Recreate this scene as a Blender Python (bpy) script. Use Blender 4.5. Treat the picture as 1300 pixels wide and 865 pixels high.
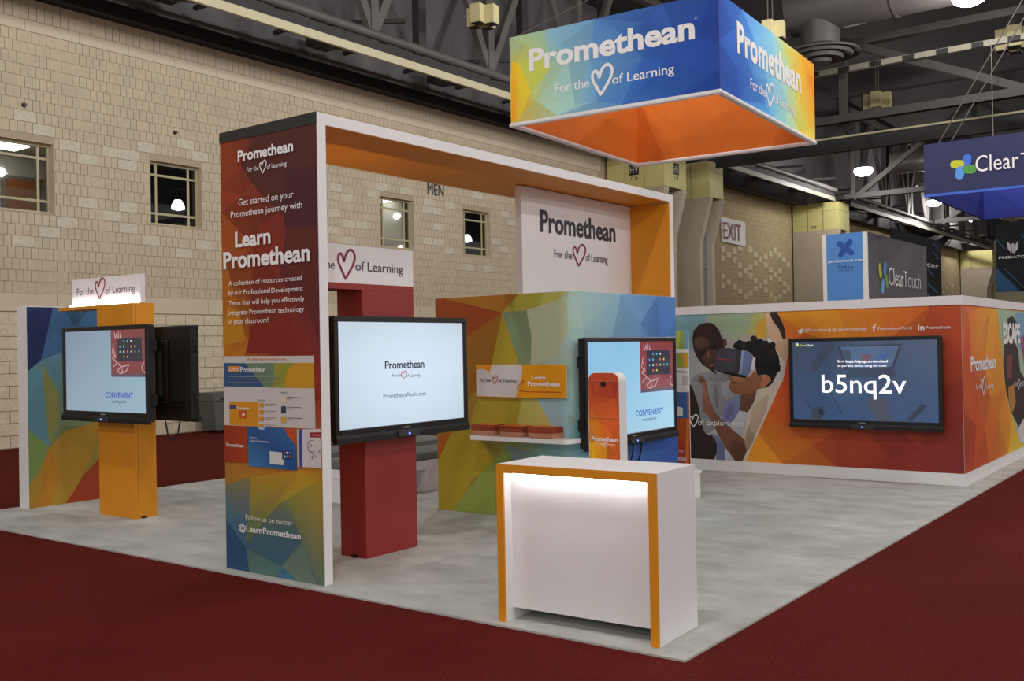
import bpy, math, random
from mathutils import Vector, Matrix
from mathutils.geometry import delaunay_2d_cdt, tessellate_polygon

# ------------------------------------------------------------------ clear
for o in list(bpy.data.objects):
    bpy.data.objects.remove(o)
SC = bpy.context.scene
COL = SC.collection

# ------------------------------------------------------------------ camera
# world: X = along the booth front (recedes to the right), Y = recedes to the left, Z up, metres
CAM = Vector((0, 0, 1.59))
FPX = 1268.183
YAW, PITCH, ROLL = 0.64335, 0.006879, -0.018179
_f = Vector((math.cos(YAW) * math.cos(PITCH), math.sin(YAW) * math.cos(PITCH), math.sin(PITCH)))
_r0 = Vector((math.sin(YAW), -math.cos(YAW), 0))
_u0 = _r0.cross(_f)
_r = _r0 * math.cos(ROLL) + _u0 * math.sin(ROLL)
_u = -_r0 * math.sin(ROLL) + _u0 * math.cos(ROLL)
cd = bpy.data.cameras.new('camera')
cd.sensor_width = 36
cd.lens = FPX / 1300 * 36
cd.clip_end = 300
cam = bpy.data.objects.new('camera', cd)
COL.objects.link(cam)
cam.matrix_world = Matrix(((_r.x, _u.x, -_f.x, CAM.x), (_r.y, _u.y, -_f.y, CAM.y), (_r.z, _u.z, -_f.z, CAM.z), (0, 0, 0, 1)))
SC.camera = cam

# ------------------------------------------------------------------ world, exposure
W = bpy.data.worlds.new('hall_ambient')
SC.world = W
W.use_nodes = True
W.node_tree.nodes['Background'].inputs[0].default_value = (1.0, 0.97, 0.93, 1)
W.node_tree.nodes['Background'].inputs[1].default_value = 0.65
VS = SC.view_settings
VS.view_transform = 'Standard'
VS.look = 'None'
VS.gamma = 1
VS.use_curve_mapping = False
VS.exposure = 0.0
SC.cycles.use_denoising = True
SC.cycles.max_bounces = 6

# the hall's high bay lamps; the four that show in the picture come first
def _ray(px, py): return _f + _r * ((px - 650) / FPX) - _u * ((py - 432.5) / FPX)
def _at(px, py, X):
    d = _ray(px, py); return tuple(CAM + d * (X / d.x))
LAMPS = [_at(1230, -10, 25.0), _at(1096, 214, 42.5), _at(1186, 255, 58.0), _at(1236, 276, 74.0)]
LAMPS += [(x, y, 9.6) for x in (-16, -7, 2, 11, 19.5) for y in (-22, -13, -5, 2.6, 8.6)]
LAMPS += [(x, y, 9.6) for x in (30, 40, 52, 66) for y in (-14, -3)]
LAMP_W = 430.0
for x, y, z in LAMPS:
    ld = bpy.data.lights.new('high_bay_light', 'POINT')      # prismatic globes: light all round
    ld.shadow_soft_size = 0.16
    ld.energy = LAMP_W
    ld.color = (1.0, 0.965, 0.92)
    lo = bpy.data.objects.new('high_bay_light', ld)
    lo.location = (x, y, z - 0.72)
    COL.objects.link(lo)

# ------------------------------------------------------------------ helpers
def ray(px, py):
    return _f + _r * ((px - 650) / FPX) - _u * ((py - 432.5) / FPX)
def atX(px, py, X):
    d = ray(px, py); return CAM + d * (X / d.x)
def atY(px, py, Y):
    d = ray(px, py); return CAM + d * (Y / d.y)
def atZ(px, py, Z=0):
    d = ray(px, py); return CAM + d * ((Z - CAM.z) / d.z)

def lin1(c):
    c = c / 255
    return c / 12.92 if c <= 0.04045 else ((c + 0.055) / 1.055) ** 2.4
def lin(c, k=1.0):
    return tuple(min(1.0, lin1(v) * k) for v in c[:3]) + (1,)

MATS = {}
def mat(name, rgb=(200, 200, 200), rough=0.6, metal=0.0, emit=0.0, noise=0.0, nscale=8.0, bump=0.0, k=1.0, spec=0.5, attr=False, stretch=None, noise2=0.0, n2scale=60):
    if name in MATS:
        return MATS[name]
    m = bpy.data.materials.new(name); m.use_nodes = True
    nt = m.node_tree; b = nt.nodes['Principled BSDF']
    b.inputs['Roughness'].default_value = rough
    b.inputs['Metallic'].default_value = metal
    b.inputs['Specular IOR Level'].default_value = spec
    c = lin(rgb, k)
    b.inputs['Base Color'].default_value = c
    src = None
    if attr:
        a = nt.nodes.new('ShaderNodeAttribute'); a.attribute_name = 'Col'
        src = a.outputs['Color']
    geo = nt.nodes.new('ShaderNodeNewGeometry')
    vec = geo.outputs['Position']
    if stretch:
        mp = nt.nodes.new('ShaderNodeMapping'); mp.inputs['Scale'].default_value = stretch
        nt.links.new(vec, mp.inputs['Vector']); vec = mp.outputs['Vector']
    def nz(scale, amt, base, detail=4):
        n = nt.nodes.new('ShaderNodeTexNoise'); n.inputs['Scale'].default_value = scale; n.inputs['Detail'].default_value = detail
        nt.links.new(vec, n.inputs['Vector'])
        mr = nt.nodes.new('ShaderNodeMapRange'); mr.inputs['From Min'].default_value = 0.3; mr.inputs['From Max'].default_value = 0.7
        mr.inputs['To Min'].default_value = 1 - amt; mr.inputs['To Max'].default_value = 1 + amt
        nt.links.new(n.outputs['Fac'], mr.inputs['Value'])
        mx = nt.nodes.new('ShaderNodeMix'); mx.data_type = 'RGBA'; mx.blend_type = 'MULTIPLY'; mx.inputs['Factor'].default_value = 1
        if base is None:
            mx.inputs[6].default_value = c
        else:
            nt.links.new(base, mx.inputs[6])
        nt.links.new(mr.outputs['Result'], mx.inputs[7])
        return n, mx.outputs[2]
    nn = None
    if noise:
        nn, src = nz(nscale, noise, src)
    if noise2:
        nn, src = nz(n2scale, noise2, src, 2)
    if src is not None:
        nt.links.new(src, b.inputs['Base Color'])
    if bump:
        if nn is None:
            nn, _ = nz(nscale, 0.1, None)
        bp = nt.nodes.new('ShaderNodeBump'); bp.inputs['Strength'].default_value = bump; bp.inputs['Distance'].default_value = 0.01
        nt.links.new(nn.outputs['Fac'], bp.inputs['Height']); nt.links.new(bp.outputs['Normal'], b.inputs['Normal'])
    if emit:
        if src is not None:
            nt.links.new(src, b.inputs['Emission Color'])
        else:
            b.inputs['Emission Color'].default_value = c
        b.inputs['Emission Strength'].default_value = emit
        if attr:   # a lit screen: a black panel that glows
            for l in list(b.inputs['Base Color'].links): nt.links.remove(l)
            b.inputs['Base Color'].default_value = (0.01, 0.01, 0.012, 1)
    MATS[name] = m
    return m

def glass(name, tint=(222, 226, 226), refl=0.25):
    if name in MATS: return MATS[name]
    m = bpy.data.materials.new(name); m.use_nodes = True
    nt = m.node_tree; nt.nodes.clear()
    out = nt.nodes.new('ShaderNodeOutputMaterial'); mx = nt.nodes.new('ShaderNodeMixShader')
    tr = nt.nodes.new('ShaderNodeBsdfTransparent'); gl = nt.nodes.new('ShaderNodeBsdfGlossy')
    fr = nt.nodes.new('ShaderNodeFresnel'); fr.inputs[0].default_value = 1.5
    gl.inputs['Roughness'].default_value = 0.02
    tr.inputs[0].default_value = lin(tint)
    nt.links.new(fr.outputs[0], mx.inputs[0]); nt.links.new(tr.outputs[0], mx.inputs[1]); nt.links.new(gl.outputs[0], mx.inputs[2])
    nt.links.new(mx.outputs[0], out.inputs[0])
    MATS[name] = m
    return m

ROOTM = {}
def link(o): COL.objects.link(o); return o
def tag(o, label=None, cat=None, group=None, kind=None):
    if label: o['label'] = label
    if cat: o['category'] = cat
    if group: o['group'] = group
    if kind: o['kind'] = kind
    return o
def thing(name, label, cat, loc=(0, 0, 0), rz=0.0, group=None, kind=None):
    o = bpy.data.objects.new(name, None); o.empty_display_size = 0.1
    o.location = loc; o.rotation_euler = (0, 0, rz)
    link(o); tag(o, label, cat, group, kind)
    ROOTM[o] = Matrix.Translation(Vector(loc)) @ Matrix.Rotation(rz, 4, 'Z')
    return o
def rootm(p):
    while p is not None:
        if p in ROOTM: return ROOTM[p]
        p = p.parent
    return Matrix.Identity(4)

class MB:
    def __init__(s, T=None):
        s.v = []; s.f = []; s.c = []; s.T = T; s.smooth = False
    def add(s, vs, fs, cols=None):
        n = len(s.v)
        for p in vs:
            p = Vector(p); s.v.append(s.T @ p if s.T is not None else p)
        for i, f in enumerate(fs):
            s.f.append([n + k for k in f])
            if cols is not None: s.c.append(cols[i])
        return s
    def box(s, x0, x1, y0, y1, z0, z1):
        x0, x1 = min(x0, x1), max(x0, x1); y0, y1 = min(y0, y1), max(y0, y1); z0, z1 = min(z0, z1), max(z0, z1)
        return s.add([(x0, y0, z0), (x1, y0, z0), (x1, y1, z0), (x0, y1, z0), (x0, y0, z1), (x1, y0, z1), (x1, y1, z1), (x0, y1, z1)],
                     [(0, 3, 2, 1), (4, 5, 6, 7), (0, 1, 5, 4), (1, 2, 6, 5), (2, 3, 7, 6), (3, 0, 4, 7)])
    def rbox(s, x0, x1, y0, y1, z0, z1, b=0.004):
        # box with chamfered vertical and horizontal edges
        xs = (x0, x0 + b, x1 - b, x1); ys = (y0, y0 + b, y1 - b, y1); zs = (z0, z0 + b, z1 - b, z1)
        V = {}; vs = []
        def g(i, j, k):
            key = (i, j, k)
            if key not in V:
                V[key] = len(vs); vs.append((xs[i], ys[j], zs[k]))
            return V[key]
        fs = [(g(1, 1, 0), g(1, 2, 0), g(2, 2, 0), g(2, 1, 0)), (g(1, 1, 3), g(2, 1, 3), g(2, 2, 3), g(1, 2, 3)),
              (g(1, 0, 1), g(2, 0, 1), g(2, 0, 2), g(1, 0, 2)), (g(1, 3, 1), g(1, 3, 2), g(2, 3, 2), g(2, 3, 1)),
              (g(0, 1, 1), g(0, 1, 2), g(0, 2, 2), g(0, 2, 1)), (g(3, 1, 1), g(3, 2, 1), g(3, 2, 2), g(3, 1, 2))]
        for a, A in ((1, 0), (2, 3)):
            for c, C in ((1, 0), (2, 3)):
                fs.append((g(1, a, C), g(1, A, c), g(2, A, c), g(2, a, C)))
                fs.append((g(a, 1, C), g(A, 1, c), g(A, 2, c), g(a, 2, C)))
                fs.append((g(a, C, 1), g(A, c, 1), g(A, c, 2), g(a, C, 2)))
        for a, A in ((1, 0), (2, 3)):
            for c, C in ((1, 0), (2, 3)):
                for d, D in ((1, 0), (2, 3)):
                    fs.append((g(a, c, D), g(A, c, d), g(a, C, d)))
        return s.add(vs, fs)
    def beam(s, p, q, w, h=None):
        p = Vector(p); q = Vector(q); h = h or w
        d = (q - p).normalized()
        a = d.cross(Vector((0, 0, 1)))
        if a.length < 1e-4: a = Vector((1, 0, 0))
        a.normalize(); b = d.cross(a)
        a = a * (w / 2); b = b * (h / 2)
        return s.add([p - a - b, p + a - b, p + a + b, p - a + b, q - a - b, q + a - b, q + a + b, q - a + b],
                     [(0, 3, 2, 1), (4, 5, 6, 7), (0, 1, 5, 4), (1, 2, 6, 5), (2, 3, 7, 6), (3, 0, 4, 7)])
    def cyl(s, p, q, r, r2=None, n=16, cap=True):
        p = Vector(p); q = Vector(q); r2 = r if r2 is None else r2
        d = (q - p).normalized(); a = d.orthogonal().normalized(); b = d.cross(a)
        vs = []
        for i in range(n):
            t = 2 * math.pi * i / n; e = a * math.cos(t) + b * math.sin(t)
            vs += [p + e * r, q + e * r2]
        fs = [(2 * i, 2 * ((i + 1) % n), 2 * ((i + 1) % n) + 1, 2 * i + 1) for i in range(n)]
        if cap:
            fs += [tuple(range(0, 2 * n, 2))[::-1], tuple(range(1, 2 * n, 2))]
        return s.add(vs, fs)
    def lathe(s, c, prof, n=24):
        c = Vector(c); vs = []; m = len(prof)
        for i in range(n):
            t = 2 * math.pi * i / n
            for r, z in prof: vs.append(c + Vector((r * math.cos(t), r * math.sin(t), z)))
        fs = []
        for i in range(n):
            for j in range(m - 1):
                a = i * m + j; b = ((i + 1) % n) * m + j
                fs.append((a, b, b + 1, a + 1))
        return s.add(vs, fs)
    def tube(s, pts, r, n=6):
        for a, b in zip(pts[:-1], pts[1:]):
            s.cyl(a, b, r, n=n)
        return s
    def prism(s, poly, off):
        # poly: 3D points of a planar outline, off: extrusion vector
        n = len(poly); off = Vector(off)
        vs = [Vector(p) for p in poly] + [Vector(p) + off for p in poly]
        fs = [tuple(range(n))[::-1], tuple(range(n, 2 * n))] + [(i, (i + 1) % n, n + (i + 1) % n, n + i) for i in range(n)]
        return s.add(vs, fs)
    def build(s, name, m, parent=None, smooth=False):
        me = bpy.data.meshes.new(name)
        inv = rootm(parent).inverted()
        me.from_pydata([inv @ v for v in s.v], [], s.f)
        if s.c:
            ca = me.color_attributes.new('Col', 'FLOAT_COLOR', 'CORNER')
            k = 0
            for f, c in zip(s.f, s.c):
                for j in range(len(f)):
                    ca.data[k].color = c[j] if isinstance(c[0], (tuple, list)) else c
                    k += 1
        me.materials.append(m)
        me.update()
        if smooth:
            for p in me.polygons: p.use_smooth = True
            try: me.set_sharp_from_angle(angle=math.radians(40))
            except Exception: pass
        o = bpy.data.objects.new(name, me)
        link(o)
        if parent is not None: o.parent = parent
        return o

def box(name, m, parent, *d):
    return MB().box(*d).build(name, m, parent)
def struct(o):
    o['kind'] = 'structure'; return o

class Plane:
    def __init__(s, o, r, n, u=(0, 0, 1)):
        s.o = Vector(o); s.r = Vector(r).normalized(); s.n = Vector(n).normalized(); s.u = Vector(u)
    def P(s, u, v, off=0.0):
        return s.o + s.r * u + s.u * v + s.n * off
    def uv(s, p):
        d = ray(*p); t = (s.o - CAM).dot(s.n) / d.dot(s.n)
        q = CAM + d * t - s.o
        return (q.dot(s.r), q.dot(s.u))
    def clip(s, tri): return [tri]
    def shift(s, k):
        return Plane(s.o + s.n * k, s.r, s.n, s.u)
def planeX(c): return Plane((c, 0, 0), (0, -1, 0), (-1, 0, 0))
def planeY(c): return Plane((0, c, 0), (1, 0, 0), (0, -1, 0))

class BendPlane:
    """left face X=cx (u = -Y there), quarter round corner, right face Y=cy; u is arc length, 0 at the left end"""
    def __init__(s, cx, y_left, cy, x_right, rad, n=8):
        s.cx, s.yl, s.cy, s.xr, s.rad = cx, y_left, cy, x_right, rad
        s.l1 = y_left - (cy + rad); s.la = rad * math.pi / 2; s.l2 = x_right - (cx + rad)
        s.total = s.l1 + s.la + s.l2
        s.br = [-1] + [s.l1 + s.la * i / n for i in range(n + 1)] + [s.total + 1]
    def pn(s, u):
        if u <= s.l1: return Vector((s.cx, s.yl - u, 0)), Vector((-1, 0, 0))
        if u >= s.l1 + s.la: return Vector((s.cx + s.rad + (u - s.l1 - s.la), s.cy, 0)), Vector((0, -1, 0))
        t = (u - s.l1) / s.rad
        n = Vector((-math.cos(t), -math.sin(t), 0))
        return Vector((s.cx + s.rad, s.cy + s.rad, 0)) + n * s.rad, n
    def P(s, u, v, off=0.0):
        p, n = s.pn(u); return p + n * off + Vector((0, 0, v))
    def uv(s, p):
        a = atX(p[0], p[1], s.cx)
        if a.y >= s.cy + s.rad: return (s.yl - a.y, a.z)
        b = atY(p[0], p[1], s.cy)
        if b.x >= s.cx + s.rad: return (s.l1 + s.la + b.x - s.cx - s.rad, b.z)
        best = None
        for i in range(41):
            u = s.l1 + s.la * i / 40; q, n = s.pn(u)
            d = ray(*p); e = abs((q - CAM).xy.normalized().dot(Vector((-d.y, d.x)).normalized()))
            if best is None or e < best[0]:
                k = (q - CAM).xy.length / d.xy.length; best = (e, u, (CAM + d * k).z)
        return best[1:]
    def clip(s, poly):
        # poly: list of (u, v, col); split at the bend lines
        out = []
        for a, b in zip(s.br[:-1], s.br[1:]):
            q = poly
            for lim, sg in ((a, 1), (b, -1)):
                r = []
                for i in range(len(q)):
                    p0, p1 = q[i], q[(i + 1) % len(q)]
                    d0, d1 = sg * (p0[0] - lim), sg * (p1[0] - lim)
                    if d0 >= 0: r.append(p0)
                    if d0 * d1 < 0:
                        t = d0 / (d0 - d1)
                        r.append((p0[0] + t * (p1[0] - p0[0]), p0[1] + t * (p1[1] - p0[1]), tuple(x + t * (y - x) for x, y in zip(p0[2], p1[2]))))
                q = r
                if len(q) < 3: break
            if len(q) >= 3: out.append(q)
        return out
    def shift(s, k): return s

class Print:
    """flat print: layered coloured polygons on a surface"""
    def __init__(s, plane, k=1.0, off=0.002, bounds=None):
        s.pl = plane; s.mb = MB(); s.off = off; s.k = k; s.step = 0.0001; s.bounds = bounds
    def _clip(s, q):
        u0, u1, v0, v1 = s.bounds
        for ax, lim, sg in ((0, u0, 1), (0, u1, -1), (1, v0, 1), (1, v1, -1)):
            r = []
            for i in range(len(q)):
                a, b = q[i], q[(i + 1) % len(q)]
                d0, d1 = sg * (a[ax] - lim), sg * (b[ax] - lim)
                if d0 >= 0: r.append(a)
                if d0 * d1 < 0:
                    t = d0 / (d0 - d1)
                    r.append((a[0] + t * (b[0] - a[0]), a[1] + t * (b[1] - a[1]), tuple(x + t * (y - x) for x, y in zip(a[2], b[2]))))
            q = r
            if len(q) < 3: return []
        return q
    def _col(s, c): return lin(c, s.k)
    def poly(s, uvs, col, same=False):
        if not same: s.off += s.step
        cols = [s._col(c) for c in col] if isinstance(col[0], (tuple, list)) else [s._col(col)] * len(uvs)
        bend = isinstance(s.pl, BendPlane)
        if s.bounds:
            q = s._clip([(u, v, c) for (u, v), c in zip(uvs, cols)])
            if not q: return s
            uvs = [p[:2] for p in q]; cols = [p[2] for p in q]
        if bend:
            tris = tessellate_polygon([[Vector((u, v, 0)) for u, v in uvs]])
            for t in tris:
                for q in s.pl.clip([(uvs[i][0], uvs[i][1], cols[i]) for i in t]):
                    s.mb.add([s.pl.P(u, v, s.off) for u, v, c in q], [tuple(range(len(q)))], [[c for u, v, c in q]])
        else:
            s.mb.add([s.pl.P(u, v, s.off) for u, v in uvs], [tuple(range(len(uvs)))], [cols])
        return s
    def px(s, pts, col, same=False):
        return s.poly([s.pl.uv(p) for p in pts], col, same)
    def rect(s, u0, u1, v0, v1, col):
        return s.poly([(u0, v0), (u1, v0), (u1, v1), (u0, v1)], col)
    def facets(s, u0, u1, v0, v1, ctrl, n=40, seed=1, jit=0.10, inface=0.35, asp=1.0, uvctrl=None):
        """random shard pattern; colours blend between control colours given at photo points"""
        rnd = random.Random(seed)
        cs = [(s.pl.uv(p[:2]), p[2]) for p in ctrl] if uvctrl is None else [(p[:2], p[2]) for p in uvctrl]
        w, h = u1 - u0, v1 - v0
        pts = [(u0, v0), (u1, v0), (u1, v1), (u0, v1)]
        per = max(2, int(math.sqrt(n)))
        for i in range(per):
            t = (i + rnd.uniform(.3, .9)) / (per + .2)
            pts += [(u0 + w * t, v0), (u0 + w * (1 - t), v1), (u0, v0 + h * t), (u1, v0 + h * (1 - t))]
        tries = 0
        md = 0.55 * math.sqrt(w * h / n)
        while n > 0 and tries < 4000:
            tries += 1
            p = (rnd.uniform(u0, u1), rnd.uniform(v0, v1))
            if all(math.hypot(p[0] - q[0], p[1] - q[1]) > md for q in pts):
                pts.append(p); n -= 1
        vs, es, fs = delaunay_2d_cdt([Vector(p) for p in pts], [], [], 0, 1e-5)[:3]
        def field(p):
            tw = 0; acc = [0, 0, 0]
            for q, c in cs:
                d2 = ((p[0] - q[0]) / asp) ** 2 + (p[1] - q[1]) ** 2 + 1e-4
                k = 1 / d2 ** 1.6; tw += k
                for i in range(3): acc[i] += c[i] * k
            return [a / tw for a in acc]
        s.off += s.step
        for f in fs:
            cen = (sum(vs[i][0] for i in f) / len(f), sum(vs[i][1] for i in f) / len(f))
            base = field(cen); j = 1 + rnd.uniform(-jit, jit)
            cols = []
            for i in f:
                c = field(vs[i])
                cols.append(tuple(max(0, min(255, (b * (1 - inface) + a * inface) * j)) for a, b in zip(c, base)))
            s.poly([tuple(vs[i]) for i in f], cols, same=True)
        return s
    def build(s, name, m, parent):
        return s.mb.build(name, m, parent)

# --- lettering
_capH = None
def text_geo(body, bold):
    cu = bpy.data.curves.new('t', 'FONT'); cu.body = body; cu.size = 1; cu.resolution_u = 3; cu.offset = bold
    ob = bpy.data.objects.new('t', cu)
    me = bpy.data.meshes.new_from_object(ob)
    vs = [v.co.copy() for v in me.vertices]; fs = [tuple(p.vertices) for p in me.polygons]
    bpy.data.objects.remove(ob); bpy.data.curves.remove(cu); bpy.data.meshes.remove(me)
    return vs, fs
def capH():
    global _capH
    if _capH is None: _capH = max(v.y for v in text_geo('H', 0)[0])
    return _capH
def Tuv(parent, pl, body, u0, u1, v, h, m, bold=0.0, off=0.006, name='lettering'):
    vs, fs = text_geo(body, bold)
    x0 = min(p.x for p in vs); x1 = max(p.x for p in vs)
    sx = (u1 - u0) / (x1 - x0); sy = h / capH()
    mb = MB().add([pl.P(u0 + (p.x - x0) * sx, v + p.y * sy, off) for p in vs], fs)
    return mb.build(name, m, parent)
def T(parent, pl, body, p0, p1, cap, m, bold=0.0, off=0.006, name='lettering'):
    a = pl.uv(p0); b = pl.uv(p1)
    mid = ((p0[0] + p1[0]) / 2, (p0[1] + p1[1]) / 2)
    c = pl.uv(mid); d = pl.uv((mid[0], mid[1] - cap))
    return Tuv(parent, pl, body, a[0], b[0], (a[1] + b[1]) / 2, d[1] - c[1], m, bold, off, name)

HEART = [(.42, 0.0), (.22, .28), (.06, .52), (.02, .70), (.09, .83), (.20, .84), (.29, .74), (.35, .60), (.42, .76), (.55, .93), (.72, 1.0), (.88, .95), (.97, .80), (.92, .60), (.75, .36), (.58, .18)]
def heart(parent, pl, p0, p1, m, th=0.085, off=0.006, name='heart_mark'):
    """hand drawn heart outline inside the photo box p0 (top left) - p1 (bottom right)"""
    mid = ((p0[0] + p1[0]) / 2, (p0[1] + p1[1]) / 2)
    u0 = pl.uv((p0[0], mid[1]))[0]; u1 = pl.uv((p1[0], mid[1]))[0]
    v1 = pl.uv((mid[0], p0[1]))[1]; v0 = pl.uv((mid[0], p1[1]))[1]
    n = len(HEART); pts = []
    for i in range(n):
        p = [HEART[(i + k - 1) % n] for k in range(4)]
        if i == n - 1 or i == 0:
            for t in (0.0, .33, .67):
                a, b = p[1], p[2]; pts.append((a[0] + (b[0] - a[0]) * t, a[1] + (b[1] - a[1]) * t))
            continue
        for t in (0.0, .25, .5, .75):
            pts.append(tuple(.5 * (2 * p[1][k] + (p[2][k] - p[0][k]) * t + (2 * p[0][k] - 5 * p[1][k] + 4 * p[2][k] - p[3][k]) * t * t + (3 * p[1][k] - p[0][k] - 3 * p[2][k] + p[3][k]) * t ** 3) for k in (0, 1)))
    P = [(u0 + (u1 - u0) * x, v0 + (v1 - v0) * y) for x, y in pts]
    w = th * (v1 - v0) / 2; n = len(P); vs = []; fs = []
    for i in range(n):
        a, b = P[i - 1], P[(i + 1) % n]
        d = Vector((b[0] - a[0], b[1] - a[1])); d.normalize()
        nx, ny = -d.y * w, d.x * w
        vs += [pl.P(P[i][0] + nx, P[i][1] + ny, off), pl.P(P[i][0] - nx, P[i][1] - ny, off)]
    for i in range(n):
        j = (i + 1) % n; fs.append((2 * i, 2 * i + 1, 2 * j + 1, 2 * j))
    return MB().add(vs, fs).build(name, m, parent)

def cv(x0, y0, s):
    return lambda *pts: [(x0 + p[0] * s, y0 + p[1] * s) for p in pts]

# ------------------------------------------------------------------ materials
PB = 1.04      # the photograph's print colours are seen under the hall light; this lifts them to the colour of the ink
M_print = mat('printed_vinyl', attr=True, rough=0.55, spec=0.3)
M_fabric = mat('printed_fabric', attr=True, rough=0.85, spec=0.15, noise=0.04, nscale=300)
M_screenb = mat('boosted_rear_screen', attr=True, emit=1.2, rough=0.12)  # rear screen faces out of view, brightened to light the soffit
M_screen = mat('lit_screen', attr=True, emit=1.0, rough=0.12)
M_white = mat('white_laminate', (236, 234, 236), rough=0.45, noise=0.015, nscale=3)
M_whitem = mat('white_paint', (232, 230, 230), rough=0.6, noise=0.02, nscale=5)
M_orange = mat('orange_laminate', (226, 146, 22), rough=0.5, noise=0.03, nscale=4)
M_orange2 = mat('deep_orange_fabric', (222, 118, 36), rough=0.85, noise=0.05, nscale=2.5)
M_red = mat('red_laminate', (150, 42, 38), rough=0.5, noise=0.03, nscale=4)
M_black = mat('black_plastic', (16, 16, 18), rough=0.35, noise=0.1, nscale=20)
M_black2 = mat('matte_black', (22, 21, 22), rough=0.7, noise=0.1, nscale=12)
M_dgrey = mat('dark_grey_metal', (60, 60, 62), rough=0.5, metal=0.3, noise=0.1, nscale=6)
M_txtw = mat('white_ink', (246, 244, 244), rough=0.6, noise=0.01, nscale=9)
M_txtk = mat('charcoal_ink', (45, 45, 55), rough=0.6, noise=0.02, nscale=9)
M_txtr = mat('crimson_ink', (140, 30, 45), rough=0.6, noise=0.02, nscale=9)
M_led = mat('led_light', (255, 255, 255), emit=6.0)
M_glow_w = mat('glowing_white', (245, 248, 255), emit=1.0)
M_glow_b = mat('glowing_blue', (40, 66, 160), emit=0.8)
M_glow_k = mat('screen_dark_text', (40, 46, 66), emit=0.9, rough=0.3)
M_glow_r = mat('screen_red', (150, 50, 60), emit=0.9)
M_blue_led = mat('blue_power_led', (90, 120, 255), emit=4.0)

# ================================================================== SETTING
M_redcarpet = mat('red_carpet', (93, 24, 21), rough=0.95, spec=0.1, noise=0.10, nscale=1.1, noise2=0.28, n2scale=55, bump=0.6)
M_greycarpet = mat('grey_carpet', (184, 184, 178), rough=0.95, spec=0.1, noise=0.16, nscale=2.6, noise2=0.06, n2scale=45, bump=0.35, stretch=(1.6, 0.8, 1))
M_mortar = mat('mortar', (176, 161, 138), rough=0.9, noise=0.05, nscale=10)
M_brick = mat('buff_brick', (198, 184, 159), rough=0.85, noise=0.06, nscale=2.2, noise2=0.05, n2scale=9, bump=0.15)
M_soldier = mat('buff_soldier_brick', (202, 188, 164), rough=0.85, noise=0.05, nscale=4, bump=0.1)
M_band = mat('buff_smooth_band', (208, 194, 170), rough=0.8, noise=0.03, nscale=3)
M_accent = mat('pale_split_block', (203, 197, 176), rough=0.95, noise=0.12, nscale=22, bump=0.8)
M_split = mat('buff_split_block', (210, 198, 172), rough=0.95, noise=0.10, nscale=14, bump=1.0)
M_ceil = mat('dark_ceiling_deck', (66, 63, 65), rough=0.9, noise=0.12, nscale=0.6)
M_steel = mat('dark_grey_steel', (88, 84, 84), rough=0.6, noise=0.10, nscale=2)
M_steel3 = mat('black_steel', (46, 44, 44), rough=0.7, noise=0.10, nscale=2)
M_cream_dim = mat('dimmed_cream_strip', (140, 137, 122), rough=0.5, noise=0.05, nscale=4)  # same cream strip on the far bays, dimmer light put into its colour
M_steel2 = mat('charcoal_steel', (48, 46, 47), rough=0.7, noise=0.10, nscale=2)  # darker steel for struts, brackets, channels and girders
M_cream = mat('cream_metal', (196, 190, 158), rough=0.5, noise=0.04, nscale=5)
M_yellow = mat('pale_yellow_tile', (196, 188, 124), rough=0.6, noise=0.04, nscale=4)
M_colgrey = mat('warm_grey_concrete', (170, 158, 140), rough=0.85, noise=0.05, nscale=3)
M_fin = mat('pale_concrete', (188, 176, 156), rough=0.85, noise=0.05, nscale=3)
M_frame = mat('window_frame_paint', (176, 168, 132), rough=0.5, noise=0.03, nscale=5)
M_pane = glass('window_glass')

YW = 17.2
floor = struct(box('floor', M_redcarpet, None, -25, 95, -30, YW + 0.1, -0.1, 0.0))
tag(floor, 'dark red hall carpet around the grey stand carpet', 'floor')
cp = MB().box(4.50, 17.5, 2.33, 10.45, 0, .0115).build('booth_carpet', M_greycarpet)
tag(cp, 'mottled light grey carpet laid under the whole stand', 'carpet')
ZC = 0.012
ceil = struct(box('ceiling', M_ceil, None, -25, 95, -30, YW + 3, 12.6, 12.8))
tag(ceil, 'dark metal deck high above the hall', 'ceiling')

# ---- back wall with openings for four windows
WINS = [(8.19, 9.39), (11.32, 12.50), (17.66, 18.87), (20.83, 22.03)]
WZ0, WZ1 = 4.11, 5.37
wb = MB()
xs = [-25.0]
for a, b in WINS: xs += [a, b]
xs += [95.0]
TH = 0.32
for i in range(len(xs) - 1):
    if i % 2 == 0:
        wb.box(xs[i], xs[i + 1], YW + .012, YW + TH, 0, 12.6)
    else:
        wb.box(xs[i], xs[i + 1], YW + .012, YW + TH, 0, WZ0)
        wb.box(xs[i], xs[i + 1], YW + .012, YW + TH, WZ1, 12.6)
wall = struct(wb.build('wall_back', M_mortar))
tag(wall, 'tall buff brick wall of the hall with square windows', 'wall')

def boxmesh(name, w, d, h, m):
    me = bpy.data.meshes.new(name)
    b = MB().box(-w / 2, w / 2, 0, d, -h / 2, h / 2)
    # leave the hidden back face out
    b.f = [f for k, f in enumerate(b.f) if k != 4]
    me.from_pydata(b.v, [], b.f); me.materials.append(m); me.update()
    return me
def piece(name, me, x, y, z, parent):
    o = bpy.data.objects.new(name, me); o.location = (x, y, z); link(o); o.parent = parent
    return o
rnd = random.Random(5)
BW, BH, JT = 0.1355, 0.2, 0.010
Z_LOW, Z_BAND = 2.69, 7.29
nrow = 23; BH = (Z_BAND - Z_LOW) / nrow
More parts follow.
